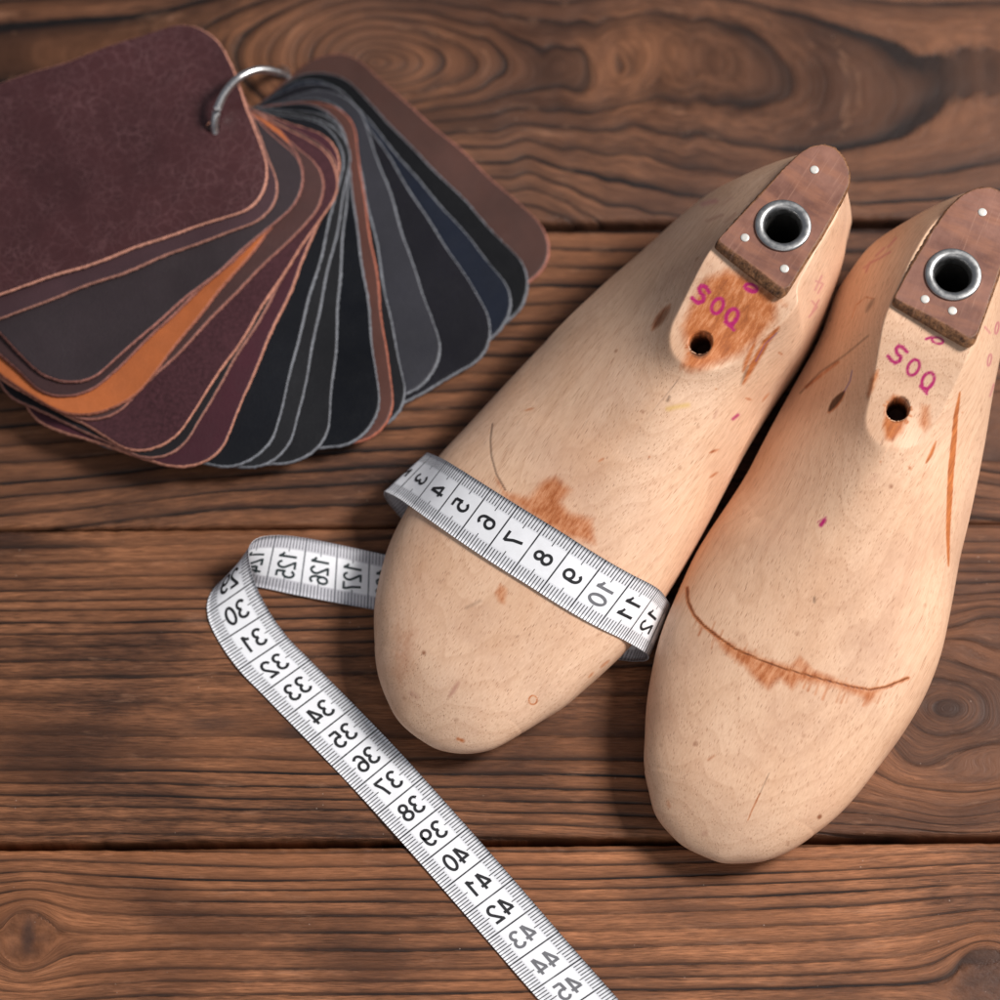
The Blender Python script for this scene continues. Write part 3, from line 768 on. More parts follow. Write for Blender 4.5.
def paint_second(stroke, area, ell):
    stroke('ink', [(907, 352), (903, 347.5), (898.5, 346), (896, 349), (897, 353.5), (901, 357), (899.5, 361), (895, 363), (891, 360), (888, 356)], 1.9)
    ell('ink', 913.4, 367.5, 5.4, 8.4, 0.45, 1.6)
    ell('ink', 928, 380.5, 5.6, 8.4, 0.45, 1.7); stroke('ink', [(920, 386), (927, 394)], 1.4); stroke('ink', [(931, 384), (926, 393)], 1.4)
    ell('ink', 937.5, 340.5, 5.8, 3.0, 0.25, 1.3); stroke('ink', [(926, 339), (932, 337)], 1.4)
    stroke('ink', [(985, 327), (990, 333)], 0.9, 0.5, 1.5)
    ell('ink', 989.5, 360, 1.6, 6, 0.2, 0.8, 0.6); stroke('ink', [(994, 384), (990, 396)], 0.9, 0.5, 1.6); ell('ink', 997, 328, 1.5, 6, 0.2, 0.8, 0.6)
    stroke('ink', [(824.5, 520), (821, 525)], 2.2, 1.0, 2.0); stroke('ink', [(818, 522), (826, 517)], 0.9, 0.6, 1.5)
    stroke('red', [(872, 480), (876, 477)], 3.0, 0.25, 5)
    for p in ([(864, 268), (872, 262), (880, 258), (890, 252)], [(876, 256), (884, 248)], [(888, 247), (896, 238)], [(870, 262), (866, 272)]): stroke('ink', p, 1.1, 0.42, 1.8)
    # worn left flank: dent, crack, slit
    stroke('stain', [(852, 318), (856, 305), (866, 297), (874, 299)], 1.2, 0.5, 2); stroke('dark', [(866, 312), (874, 299)], 2.2, 0.55, 3, taper=True)
    stroke('dark', [(800, 393), (820, 372), (845, 355), (868, 336)], 0.9, 0.55, 1.8); stroke('stain', [(806, 387), (838, 362)], 2.0, 0.6, 3)
    stroke('dark', [(829, 411), (835, 402), (844, 392)], 3.2, 0.95, 2.0, taper=True); stroke('stain', [(828, 413), (845, 391)], 4.0, 0.7, 3, taper=True)
    stroke('blue', [(844, 392), (850, 381), (852, 371)], 0.7, 0.85, 1.4)
    stroke('stain', [(868, 397), (873, 382), (878, 370)], 3.5, 0.75, 5, taper=True); stroke('dark', [(867, 398), (872, 380)], 1.4, 0.35, 4)
    # hole stain, brown patches
    area('stain', [(882, 425), (886, 440), (892, 441), (902, 432), (908, 415), (905, 398), (893, 394), (886, 405)], 0.88, 7)
    ell('dark', 897, 410, 4.5, 4.8, 0, 6.0, 0.97); ell('dark', 897, 411, 10, 10.5, 0, 1.5, 0.5)  # painted shade inside the hole, then a charred ring at the rim
    for k in range(14):
        q = random.uniform(0, 6.28); stroke('stain', [(897 + 9 * math.cos(q), 411 + 9 * math.sin(q)), (897 + 15 * math.cos(q), 412 + 15 * math.sin(q))], 1.2, 0.8, 2)
    area('stain', [(921, 404), (930, 405), (931, 425), (925, 432), (918, 425)], 0.68, 8)
    area('stain', [(886, 444), (904, 443), (900, 455), (888, 456)], 0.28, 10)
    stroke('stain', [(926, 463), (931, 454), (936, 441)], 1.8, 0.95, 2.5, taper=True)
    area('stain', [(916, 468), (930, 470), (926, 490), (918, 486)], 0.34, 14)
    stroke('stain', [(960, 392), (956, 415), (954, 440), (951, 470), (949.5, 500), (948, 530), (948.5, 566)], 3.0, 1.0, 2.0, taper=True)
    stroke('stain', [(952, 460), (950, 490), (948, 525)], 2.6, 1.0, 2.0, taper=True)
    # long curved crack with its combed stain
    crack = [(687, 588), (688, 602), (694, 615), (704, 626), (718, 637), (735, 649), (760, 660), (785, 669), (810, 676), (832, 682), (852, 687), (870, 690), (886, 687), (898, 682), (908, 678)]
    stroke('dark', crack, 0.55, 0.9, 1.3); stroke('stain', crack, 2.0, 0.9, 3)
    area('stain', [(708, 628), (720, 637), (740, 648), (770, 660), (805, 668), (822, 672), (850, 684), (868, 688), (884, 688), (872, 702), (866, 706), (862, 698), (835, 688), (800, 682), (792, 690), (780, 680), (768, 690), (752, 677), (745, 668), (728, 656), (722, 650)], 0.72, 8)
    area('stain', [(788, 666), (800, 655), (818, 672), (812, 678)], 0.6, 6)
    for k in range(60):
        f_ = random.uniform(0.15, 0.85); i = f_ * (len(crack) - 1); j = int(i); t_ = i - j
        x = crack[j][0] * (1 - t_) + crack[j + 1][0] * t_; y = crack[j][1] * (1 - t_) + crack[j + 1][1] * t_
        l = random.uniform(4, 20) * (1 if random.random() < 0.75 else -0.6)
        stroke('stain', [(x, y), (x - 0.36 * l, y + 0.93 * l)], random.uniform(0.6, 1.6), random.uniform(0.3, 0.65), 3.0, taper=False)
    stroke('dark', [(769, 773), (764, 784), (759, 795)], 0.35, 0.7, 1.1); stroke('stain', [(760, 793), (753, 808), (748, 820)], 0.6, 0.9, 1.4); stroke('dark', [(814, 602), (814, 598)], 1.3, 0.6, 2)
    stroke('stain', [(668, 802), (669, 806)], 2.5, 0.45, 5); stroke('red', [(703, 834), (706, 833)], 2.0, 0.5, 3); stroke('stain', [(714, 756), (708, 760)], 1.6, 0.4, 3)
    for p in ([(962, 412), (963, 413)], [(880, 463), (881, 461)], [(912, 470), (908, 466)]): stroke('stain', p, 1.5, 0.6, 2.4, taper=True)

LEFT = dict(
    tip=(470, 753, .010), back=(824, 144, .072), seed=1, warm=False, s_toe=-0.0042, s_end=0.2035,
    left=[(388, 696, .012), (377, 669, .013), (374, 632, .013), (374, 609, .013), (380, 574, .014), (390, 540, .016), (406, 507, .018), (438, 453, .02), (462, 428, .02), (506, 380, .022), (560, 325, .024), (600, 287, .026), (650, 245, .028), (677, 220, .03), (702, 199, .032), (734, 182, .034)],
    right=[(521, 734, .010), (544, 720, .01), (560, 710, .011), (586, 688, .012), (610, 666, .013), (630, 646, .014), (672, 586, .016), (688, 560, .016), (732, 478, .018), (744, 456, .018), (760, 428, .02), (780, 396, .022), (800, 366, .024), (820, 328, .026), (828, 308, .028), (842, 266, .030), (847, 235, .033)],
    toe_pts={'L': [(-0.42, -1.2), (-0.34, -2.04), (0.10, -2.95)], 'R': [(-0.42, -1.2), (-0.25, -0.46), (0.0, 0.0), (0.37, 0.42)]},
    end_pts={'L': [(19.5, -1.75), (20.0, -1.15), (20.35, 0.1)], 'R': [(19.4, 1.42), (20.0, 0.95), (20.35, 0.1)]},
    crest=[(-0.5, -1.0), (2, -1.4), (5, -1.35), (7.5, -0.95), (10, -0.35), (12, 0.0), (14, 0.15), (16, 0.2), (20.5, 0.25)],
    zm=[(-0.5, 0.95), (2, 1.2), (5, 1.45), (9, 1.8), (13, 2.3), (17, 2.9), (20.4, 3.0)],
    zb=[(-0.5, 0.5), (2, 0.25), (5, 0.07), (8, 0.07), (12, 0.5), (15, 0.35), (18, 0.07), (20.4, 0.07)],
    Hb=[(-0.5, 1.6), (1, 2.15), (3, 2.75), (5, 3.35), (7, 3.95), (9, 4.6), (11, 5.3), (12.3, 5.5), (14, 5.4), (16, 4.9), (20.4, 4.2)],
    Hw=[(-0.5, 5.6), (11, 5.6), (12.0, 5.72), (13.5, 6.25), (14.9, 6.84), (15.3, 6.92), (20.4, 6.92)],
    sN=11.95, sP=15.1, sPe=19.55, facet_round=0.95, front_len=3.6, bnL=[(-0.5, 2.1), (5.5, 2.05), (8, 1.55), (10, 1.22), (12, 1.08), (15, 1.15), (21.5, 1.2)], bmL=[(-0.5, 2.0), (5.5, 1.95), (8, 1.55), (10, 1.25), (12, 1.12), (15, 1.2), (21.5, 1.3)],
    bnR=[(-0.5, 2.1), (5.5, 2.05), (8, 1.75), (10, 1.5), (12, 1.35), (21.5, 1.5)], bmR=[(-0.5, 2.0), (5, 2.0), (8, 1.95), (10, 1.8), (12, 1.7), (21.5, 1.7)], hole=(700, 347, .0575), eyelet=(783, 226, .072),
    eL=[(11, 0.95), (12.5, 1.05), (13.5, 1.2), (15, 1.32), (16, 1.22), (17.5, 0.92), (19, 0.72), (20.4, 0.6)],
    eR=[(11, 0.85), (12.5, 0.95), (13.5, 1.22), (14.7, 1.62), (14.95, 1.62), (15.25, 1.42), (16, 1.3), (18, 1.18), (19, 0.98), (20.4, 0.6)],
    nL=[(-0.5, 0.9), (12, 0.80), (15, 0.85), (18, 1.0), (20.4, 1.0)], mL=[(-0.5, 1.1), (12, 1.05), (15, 1.15), (18, 1.45), (20.4, 1.5)],
    nR=[(-0.5, 0.9), (12, 0.85), (15, 1.0), (20.4, 1.0)], mR=[(-0.5, 1.2), (12, 1.3), (15, 1.6), (20.4, 1.6)],
    plate=[(716, 241), (750, 266), (783, 291), (790, 287), (800, 270), (822, 236), (842, 200), (850, 183), (850, 170), (845, 157), (836, 147), (824, 143), (812, 145), (800, 152), (785, 166), (760, 193), (735, 220)],
    nails=[(814.5, 169.5), (745, 237.5), (784.5, 268.5)], ripple=0.0, paint=paint_first)

RIGHT = dict(
    tip=(735, 859, .010), back=(988, 186, .072), seed=2, warm=True, s_toe=-0.0026, s_end=0.2115,
    left=[(658, 812, .012), (649, 790, .012), (644, 763, .013), (645, 735, .013), (646, 710, .014), (652, 670, .015), (660, 636, .016), (680, 586, .018), (692, 560, .018), (748, 472, .02), (768, 436, .02), (792, 392, .022), (820, 340, .026), (838, 292, .028), (852, 271, .03), (870, 247, .032), (892, 233, .033), (928, 208, .036)],
    right=[(790, 849, .01), (816, 834, .01), (842, 812, .011), (860, 792, .011), (878, 768, .012), (905, 731, .013), (926, 694, .014), (940, 657, .015), (949, 616, .016), (960, 556, .018), (970, 510, .019), (981, 455, .022), (990, 400, .025), (1000, 350, .028)],
    toe_pts={'L': [(-0.26, -0.55), (-0.22, -1.32), (-0.01, -1.98), (0.36, -2.58)], 'R': [(-0.26, -0.55), (-0.08, 0.12), (0.25, 0.78), (0.82, 1.40)]},
    end_pts={'L': [(20.3, -1.5), (20.8, -0.9), (21.15, 0.05)], 'R': [(18.5, 1.75), (20.0, 1.4), (20.8, 0.75), (21.15, 0.05)]},
    crest=[(-0.5, -0.5), (2, -0.7), (5, -0.65), (7.5, -0.5), (10, -0.25), (12, 0.0), (14, 0.0), (16, -0.05), (21.5, -0.05)],
    zm=[(-0.5, 0.95), (2, 1.2), (5, 1.45), (9, 1.8), (13, 2.3), (17, 2.9), (21.2, 3.0)],
    zb=[(-0.5, 0.5), (2, 0.25), (5, 0.02), (8, 0.02), (12, 0.5), (15, 0.35), (18, 0.02), (21.2, 0.02)],
    Hb=[(-0.5, 1.6), (1, 2.15), (3, 2.75), (5, 3.35), (7, 3.95), (9, 4.55), (11, 5.22), (12.3, 5.45), (14, 5.35), (16, 4.9), (21.2, 4.2)],
    Hw=[(-0.5, 5.3), (11, 5.35), (12.0, 5.38), (13.5, 6.05), (15.1, 6.84), (15.5, 6.92), (21.2, 6.92)],
    sN=11.7, sP=15.3, sPe=19.75, facet_round=0.95, front_len=3.8, bnL=[(-0.5, 2.1), (5.5, 2.05), (8, 1.55), (10, 1.22), (12, 1.08), (15, 1.15), (21.5, 1.2)], bmL=[(-0.5, 2.0), (5.5, 1.95), (8, 1.55), (10, 1.25), (12, 1.12), (15, 1.2), (21.5, 1.3)],
    bnR=[(-0.5, 2.1), (5.5, 2.05), (8, 1.75), (10, 1.5), (12, 1.35), (21.5, 1.5)], bmR=[(-0.5, 2.0), (5, 2.0), (8, 1.95), (10, 1.8), (12, 1.7), (21.5, 1.7)], hole=(897, 412, .0565), eyelet=(953, 275, .072),
    eL=[(11, 0.9), (12.5, 0.95), (13.5, 1.1), (15, 1.36), (16, 1.30), (18.2, 1.02), (19, 0.8), (21.2, 0.5)],
    eR=[(11, 0.8), (12.5, 0.9), (13.5, 1.05), (15, 1.2), (16, 1.2), (18, 1.1), (19, 0.95), (21.2, 0.6)],
    nL=[(-0.5, 0.9), (12, 0.85), (15, 0.9), (18, 1.0), (21.2, 1.0)], mL=[(-0.5, 1.1), (12, 1.15), (15, 1.25), (18, 1.45), (21.2, 1.5)],
    nR=[(-0.5, 0.9), (12, 0.9), (15, 1.0), (21.2, 1.0)], mR=[(-0.5, 1.2), (12, 1.3), (15, 1.6), (21.2, 1.6)],
    plate=[(893, 299), (930, 318), (970, 340), (977, 336), (986, 312), (1000, 272), (1012, 235), (1014, 215), (1010, 200), (1001, 190), (990, 186), (976, 187), (962, 194), (948, 207), (930, 232), (910, 266)],
    nails=[(982.5, 212), (925, 299), (952.5, 310.5)], ripple=0.00012, paint=paint_second)

LA = build_last(LEFT); LB = build_last(RIGHT)
tag(LA.root, 'pale beech shoe last with a measuring tape wrapped round its forefoot', 'shoe last', 'pair of wooden shoe lasts')
tag(LB.root, 'pale beech shoe last with a long stained crack across its bare forefoot', 'shoe last', 'pair of wooden shoe lasts')

# ------------------------------------------------------------------ measuring tape
DIG = {}
def arc(cx, cy, rx, ry, a0, a1, n=14):
    return [(cx + rx * math.cos(R(a0 + (a1 - a0) * i / n)), cy + ry * math.sin(R(a0 + (a1 - a0) * i / n))) for i in range(n + 1)]
# digits in a box 0..0.6 wide, 0..1 high (strokes)
DIG['0'] = [arc(0.29, 0.5, 0.23, 0.45, 90, 450, 26)]
DIG['1'] = [[(0.36, 1.0), (0.36, 0.02)], [(0.08, 0.72), (0.22, 0.78), (0.35, 0.95)]]
DIG['2'] = [arc(0.29, 0.70, 0.23, 0.25, 165, -35, 14) + [(0.08, 0.06)], [(0.02, 0.05), (0.56, 0.05)]]
DIG['3'] = [arc(0.27, 0.73, 0.21, 0.22, 160, -80, 14), arc(0.28, 0.28, 0.24, 0.23, 85, -160, 16)]
DIG['4'] = [[(0.42, 0.02), (0.42, 0.98)], [(0.38, 0.96), (0.04, 0.29)], [(0.0, 0.27), (0.58, 0.27)]]
DIG['5'] = [[(0.52, 0.95), (0.12, 0.95)], [(0.13, 0.97), (0.09, 0.50)], arc(0.28, 0.33, 0.24, 0.28, 140, -150, 16)]
DIG['6'] = [arc(0.30, 0.62, 0.24, 0.33, 40, 180, 10) + [(0.06, 0.5), (0.06, 0.32)] + arc(0.29, 0.30, 0.23, 0.25, 180, 540, 24)]
DIG['7'] = [[(0.02, 0.95), (0.56, 0.95)], [(0.52, 0.93), (0.34, 0.52), (0.24, 0.02)]]
DIG['8'] = [arc(0.29, 0.745, 0.19, 0.205, -90, 270, 22), arc(0.29, 0.285, 0.235, 0.235, 90, 450, 24)]
DIG['9'] = [[(0.29 - (x - 0.29), 1 - y) for x, y in DIG['6'][0]]]

def strip_poly(pts, w):
    pts = [np.array(p, float) for p in pts]
    # drop duplicates
    P = [pts[0]]
    for p in pts[1:]:
        if np.linalg.norm(p - P[-1]) > 1e-4: P.append(p)
    n = len(P); out = []
    closed = np.linalg.norm(P[0] - P[-1]) < 1e-3
    for i in range(n):
        if closed and i in (0, n - 1): t0 = P[-1] - P[-2]; t1 = P[1] - P[0]
        else:
            t0 = P[i] - P[i - 1] if i else P[1] - P[0]; t1 = P[i + 1] - P[i] if i < n - 1 else P[i] - P[i - 1]
        t0 = t0 / np.linalg.norm(t0); t1 = t1 / np.linalg.norm(t1)
        n0 = np.array([-t0[1], t0[0]]); n1 = np.array([-t1[1], t1[0]]); m = n0 + n1; l = np.linalg.norm(m)
        m = n0 if l < 1e-3 else m / l
        k = min(1.0 / max(m @ n1, 0.35), 2.4)
        out.append((P[i] + m * w * k, P[i] - m * w * k))
    return out

def build_tape():
    W = 0.0174
    K = []          # control: n (cm), left-edge point, right-edge point; left = lower/left edge in the picture on the flat run
    # --- wrapped part, along the section of the first last
    L = LA; S = L.S
    def off_s(a):
        return cspline([-7, -6.1, -4.5, -1.2, 1.5, 2.9, 4], np.array([0.22, 0.14, -0.28, -0.62, -0.46, 0.0, 0.1]), np.atleast_1d(np.clip(np.asarray(a) * 100, -7, 4)))[0] * 0.01
    def to_w(s, a, z):
        p = L.T + (s + off_s(a)) * L.d + a * L.r; return np.array([p[0], p[1], z])
    sA, sB = 0.0525, 0.0525 + W              # toe-side edge and heel-side edge
    off = 0.0006
    def loop(s, aL, zL, aR, zR):
        pts = [(aL, zL), (aR, zR)]
        for a in np.linspace(-0.0555, 0.0248, 260):
            i = int(np.argmin(np.abs(S - (s + off_s(a))))); up = L.V[i, :L.NU, 1:3]
            if up[0, 0] < a < up[-1, 0]: pts.append((a, np.interp(a, up[:, 0], up[:, 1]) + off))
        pts = sorted(pts); h = []
        for p in pts:
            while len(h) >= 2 and (h[-1][0] - h[-2][0]) * (p[1] - h[-2][1]) - (h[-1][1] - h[-2][1]) * (p[0] - h[-2][0]) >= 0: h.pop()
            h.append(p)
        left = np.array([(aL + 0.026, 0.0006), (aL + 0.014, 0.0007), (aL + 0.006, 0.0018), (aL + 0.0016, 0.0050), (aL - 0.0002, 0.0095)])
        right = np.array([(aR + 0.0003, 0.0085), (aR - 0.0008, 0.0048), (aR - 0.0045, 0.0014), (aR - 0.010, 0.0007), (aR - 0.020, 0.0006)])
        return np.concatenate([left, np.array(h), right])
    pa = loop(sA, -0.0640, 0.0140, 0.0290, 0.0120); pb = loop(sB, -0.0596, 0.0150, 0.0262, 0.0130)
    def resample(p, n):
        d = np.concatenate([[0], np.cumsum(np.hypot(*np.diff(p, axis=0).T))]); q = np.linspace(0, d[-1], n)
        return np.stack([np.interp(q, d, p[:, 0]), np.interp(q, d, p[:, 1])], -1), d[-1]
    nW = 420
    ra, la = resample(pa, nW); rb, lb = resample(pb, nW)
    for _ in range(6):
        for q in (ra, rb): q[1:-1] = 0.25 * (q[:-2] + q[2:]) + 0.5 * q[1:-1]
    ln = 0.5 * (la + lb) * 100
    A = [to_w(sA, *p) for p in ra]; B = [to_w(sB, *p) for p in rb]
    # position numbers: 8 sits at the top where the picture shows it
    A = np.array(A); B = np.array(B); mid = 0.5 * (A + B)
    mx, my = pr(mid); i8 = int(np.argmin(np.hypot(mx - 544, my - 557) + (mid[:, 2] < 0.02) * 1e3))
    n_w = 8.0 + (np.arange(nW) - i8) / (nW - 1) * ln
    segs = [(n_w, A, B)]
    # --- under the last, out on the left, standing loop, flat run. here: E1 = picture right/upper edge, E2 = picture left/lower edge
    # on the flat run walking with rising numbers: E_right (B side continues) ...
    def P(px, py, z): return un(px, py, z)
    # control rows: n, A edge, B edge
    Ae, Be = A[-1], B[-1]
    n0 = n_w[-1]
    T2 = []
    T2.append((n0, Ae, Be))
    ctrl = [
        # (A edge px,py,z), (B edge px,py,z)   -- B = edge that is upper on the back-side run and right on the flat run
        ((395, 615, .0009), (398, 556, .0015)),
        ((345, 606, .0008), (348, 545, .0048)),
        ((300, 598, .0006), (308, 536, .0085)),
        ((272, 592, .0005), (284, 533, .0118)),
        ((256, 588, .0004), (268, 534, .0140)),
        ((246, 581, .0004), (257, 539, .0150)),
        ((235, 575, .0004), (250, 547, .0148)),
        ((223, 581, .0004), (247, 557, .0125)),
        ((212, 597, .0004), (248, 571, .0085)),
        ((210, 618, .0004), (255, 587, .0048)),
        ((220, 646, .0004), (272, 613, .0022)),
        ((239, 673, .0004), (291, 638, .0010)),
        ((259, 697, .0004), (314, 658, .0006)),
        ((345, 785, .0004), (396, 743, .0004)),
        ((395, 840, .0004), (447, 799, .0004)),
        ((445, 896, .0004), (497, 856, .0004)),
        ((532, 995, .0004), (585, 959, .0004)),
        ((630, 1105, .0004), (683, 1069, .0004)),
        ((700, 1183, .0004), (753, 1148, .0004)),
    ]
    CA = np.array([Ae] + [P(*c[0]) for c in ctrl]); CB = np.array([Be] + [P(*c[1]) for c in ctrl])
    mid = 0.5 * (CA + CB); ds = np.linalg.norm(np.diff(mid, axis=0), axis=1)
    tt = np.concatenate([[0], np.cumsum(np.sqrt(ds))])
    q = np.linspace(0, tt[-1], 1500)
    SA = cspline(tt, CA, q); SB = cspline(tt, CB, q)
    # constant width: pull both edges to the true tape width about their midpoint on curved part
    mm = 0.5 * (SA + SB); dv = SB - SA; l = np.linalg.norm(dv, axis=1)[:, None]
    tgt = W
    SA = mm - dv / l * tgt / 2; SB = mm + dv / l * tgt / 2
    lift = np.minimum(SA[:, 2], SB[:, 2]); addz = np.clip(0.0004 - lift, 0, None); SA[:, 2] += addz; SB[:, 2] += addz
    mm = 0.5 * (SA + SB)
    d2 = np.concatenate([[0], np.cumsum(np.linalg.norm(np.diff(mm, axis=0), axis=1))]) * 100
    # calibrate: number 36 at (362,763), back number 125 at (287,562) = 150.? on the other face
    mx, my = pr(mm)
    i36 = int(np.argmin(np.hypot(mx - 362, my - 763)))
    n_f = 36.0 + d2 - d2[i36]
    i125 = int(np.argmin(np.hypot(mx - 287, my - 562) + (d2 > d2[i36] - 5) * 1e3))
    back0 = 125 + n_f[i125]                     # back number = back0 - n
    Aall = np.concatenate([A, SA[1:]]); Ball = np.concatenate([B, SB[1:]])
    nn = np.concatenate([n_w, n_f[1:]])
    # printed number coordinate: wrapped part keeps n_w, the rest n_f; blend under the last where nothing shows
    nW0 = len(n_w)
    hid = slice(nW0 - 1, nW0 + 160)
    nn[hid] = np.linspace(nn[nW0 - 1], nn[nW0 + 159], 161)
    # surface normals (face A up on the flat run)
    mm = 0.5 * (Aall + Ball)
    tg = np.gradient(mm, axis=0); wd = Ball - Aall
    nr = np.cross(tg, wd); nr /= np.linalg.norm(nr, axis=1)[:, None]
    if nr[-50, 2] < 0: nr = -nr
    half = 0.00016
    nV = 13; N = len(nn)
    vv = np.linspace(0, 1, nV)
    grid = Aall[:, None, :] * (1 - vv)[None, :, None] + Ball[:, None, :] * vv[None, :, None]
    F = grid + nr[:, None, :] * half; Bk = grid - nr[:, None, :] * half
    verts = np.concatenate([F.reshape(-1, 3), Bk.reshape(-1, 3)])
    uvF = np.stack([np.repeat(nn[:, None], nV, 1), np.repeat(vv[None], N, 0)], -1).reshape(-1, 2)
    uvB = uvF.copy(); uvB[:, 0] = back0 - uvB[:, 0]
    qF = grid_quads(N, nV); qB = qF[:, ::-1] + N * nV
    i = np.arange(N - 1); o2 = N * nV
    side0 = np.stack([i * nV, (i + 1) * nV, o2 + (i + 1) * nV, o2 + i * nV], -1)
    side1 = np.stack([i * nV + nV - 1, o2 + i * nV + nV - 1, o2 + (i + 1) * nV + nV - 1, (i + 1) * nV + nV - 1], -1)
    a_, b_, c_ = verts[qF[(N - 60) * (nV - 1)][:3]]
    if np.cross(b_ - a_, c_ - a_)[2] < 0: qF = qF[:, ::-1]; qB = qB[:, ::-1]
    quads = np.concatenate([qF, qB, side0, side1])
    back = np.concatenate([np.zeros(N * nV), np.ones(N * nV)])
    # ---------------- numbers as thin printed strokes lying on the cloth
    pv = []; pq = []; pm = []
    def put(n_center, text, face, mat):
        nonlocal pv, pq, pm
        hgt = 0.56; cw = 0.395 if len(text) < 3 else 0.285; wsc = 0.58 if len(text) < 3 else 0.43
        tot = cw * len(text)
        for ci, ch in enumerate(text):
            for si, st in enumerate(DIG[ch]):
                st2 = [(x * wsc + ci * cw + 0.03 - tot / 2, (y - 0.5) * hgt) for x, y in st]
                # subdivide long runs so that they follow the bend
                dense = [st2[0]]
                for p0, p1 in zip(st2[:-1], st2[1:]):
                    k = max(1, int(math.hypot(p1[0] - p0[0], p1[1] - p0[1]) / 0.12))
                    for j in range(1, k + 1): dense.append((p0[0] + (p1[0] - p0[0]) * j / k, p0[1] + (p1[1] - p0[1]) * j / k))
                # only subdivide with sharp corners kept
                rows = strip_poly(dense, 0.043 if len(text) < 3 else 0.036)
                b0 = len(pv)
                for (l_, r_) in rows:
                    for (x, y) in (l_, r_):
                        # text up = towards lower printed number, reading runs across the tape (mirrored in the picture)
                        uu = n_center - y if face == 'F' else n_center - y
                        cross = 0.5 - x / (W * 100)       # reading from the B edge to the A edge
                        if face == 'B': cross = 0.5 - x / (W * 100)
                        n_ = uu if face == 'F' else back0 - uu
                        i_ = np.interp(n_, nn, np.arange(N)); i0 = int(min(max(i_, 0), N - 2)); f_ = i_ - i0
                        pa_ = Aall[i0] * (1 - f_) + Aall[i0 + 1] * f_; pb_ = Ball[i0] * (1 - f_) + Ball[i0 + 1] * f_
                        nz = nr[i0] * (1 - f_) + nr[i0 + 1] * f_
                        hgt_off = half + 0.00007 + 0.000012 * si
                        p = pa_ * (1 - cross) + pb_ * cross + (nz if face == 'F' else -nz) * hgt_off
                        pv.append(p)
                for j in range(len(rows) - 1):
                    pq.append((b0 + 2 * j, b0 + 2 * j + 1, b0 + 2 * j + 3, b0 + 2 * j + 2)); pm.append(mat)
    for n in range(1, 13): put(n, str(n), 'F', 2 if n == 10 else 1)
    for n in range(28, 51): put(n, str(n), 'F', 2 if n >= 43 else 1)
    for n in range(123, 129): put(n, str(n), 'B', 3)
    k0 = len(verts)
    uv = np.concatenate([uvF, uvB, np.zeros((len(pv), 2))])
    verts = np.concatenate([verts, np.array(pv)]); back = np.concatenate([back, np.zeros(len(pv))])
    mi = np.concatenate([np.zeros(len(quads), int), np.array(pm)])
    quads = np.concatenate([quads, np.array(pq) + k0])
    o = mesh_np('measuring_tape', verts, quads=quads, mats=[M_TAPE, M_INK, M_INKG, M_INKB], mat_idx=mi, uv=uv, attrs={'backside': back})
    tag(o, 'white tailor measuring tape with black numbers looped round a last and across the table', 'measuring tape')
build_tape()

# ------------------------------------------------------------------ leather swatches on a ring
def rounded_rect(u0, u1, w0, w1, rad, n=200):
    """outline points (u along, w across), corners rounded"""
    pts = []
    for (cu, cw, a0) in ((u1 - rad, w1 - rad, 0), (u0 + rad, w1 - rad, 90), (u0 + rad, w0 + rad, 180), (u1 - rad, w0 + rad, 270)):
        for k in range(14):
            a = R(a0 + 90 * k / 13); pts.append((cu + rad * math.cos(a), cw + rad * math.sin(a)))
    P = np.array(pts + pts[:1]); d = np.concatenate([[0], np.cumsum(np.hypot(*np.diff(P, axis=0).T))])
    q = np.linspace(0, d[-1], n, endpoint=False)
    return np.stack([np.interp(q, d, P[:, 0]), np.interp(q, d, P[:, 1])], -1)

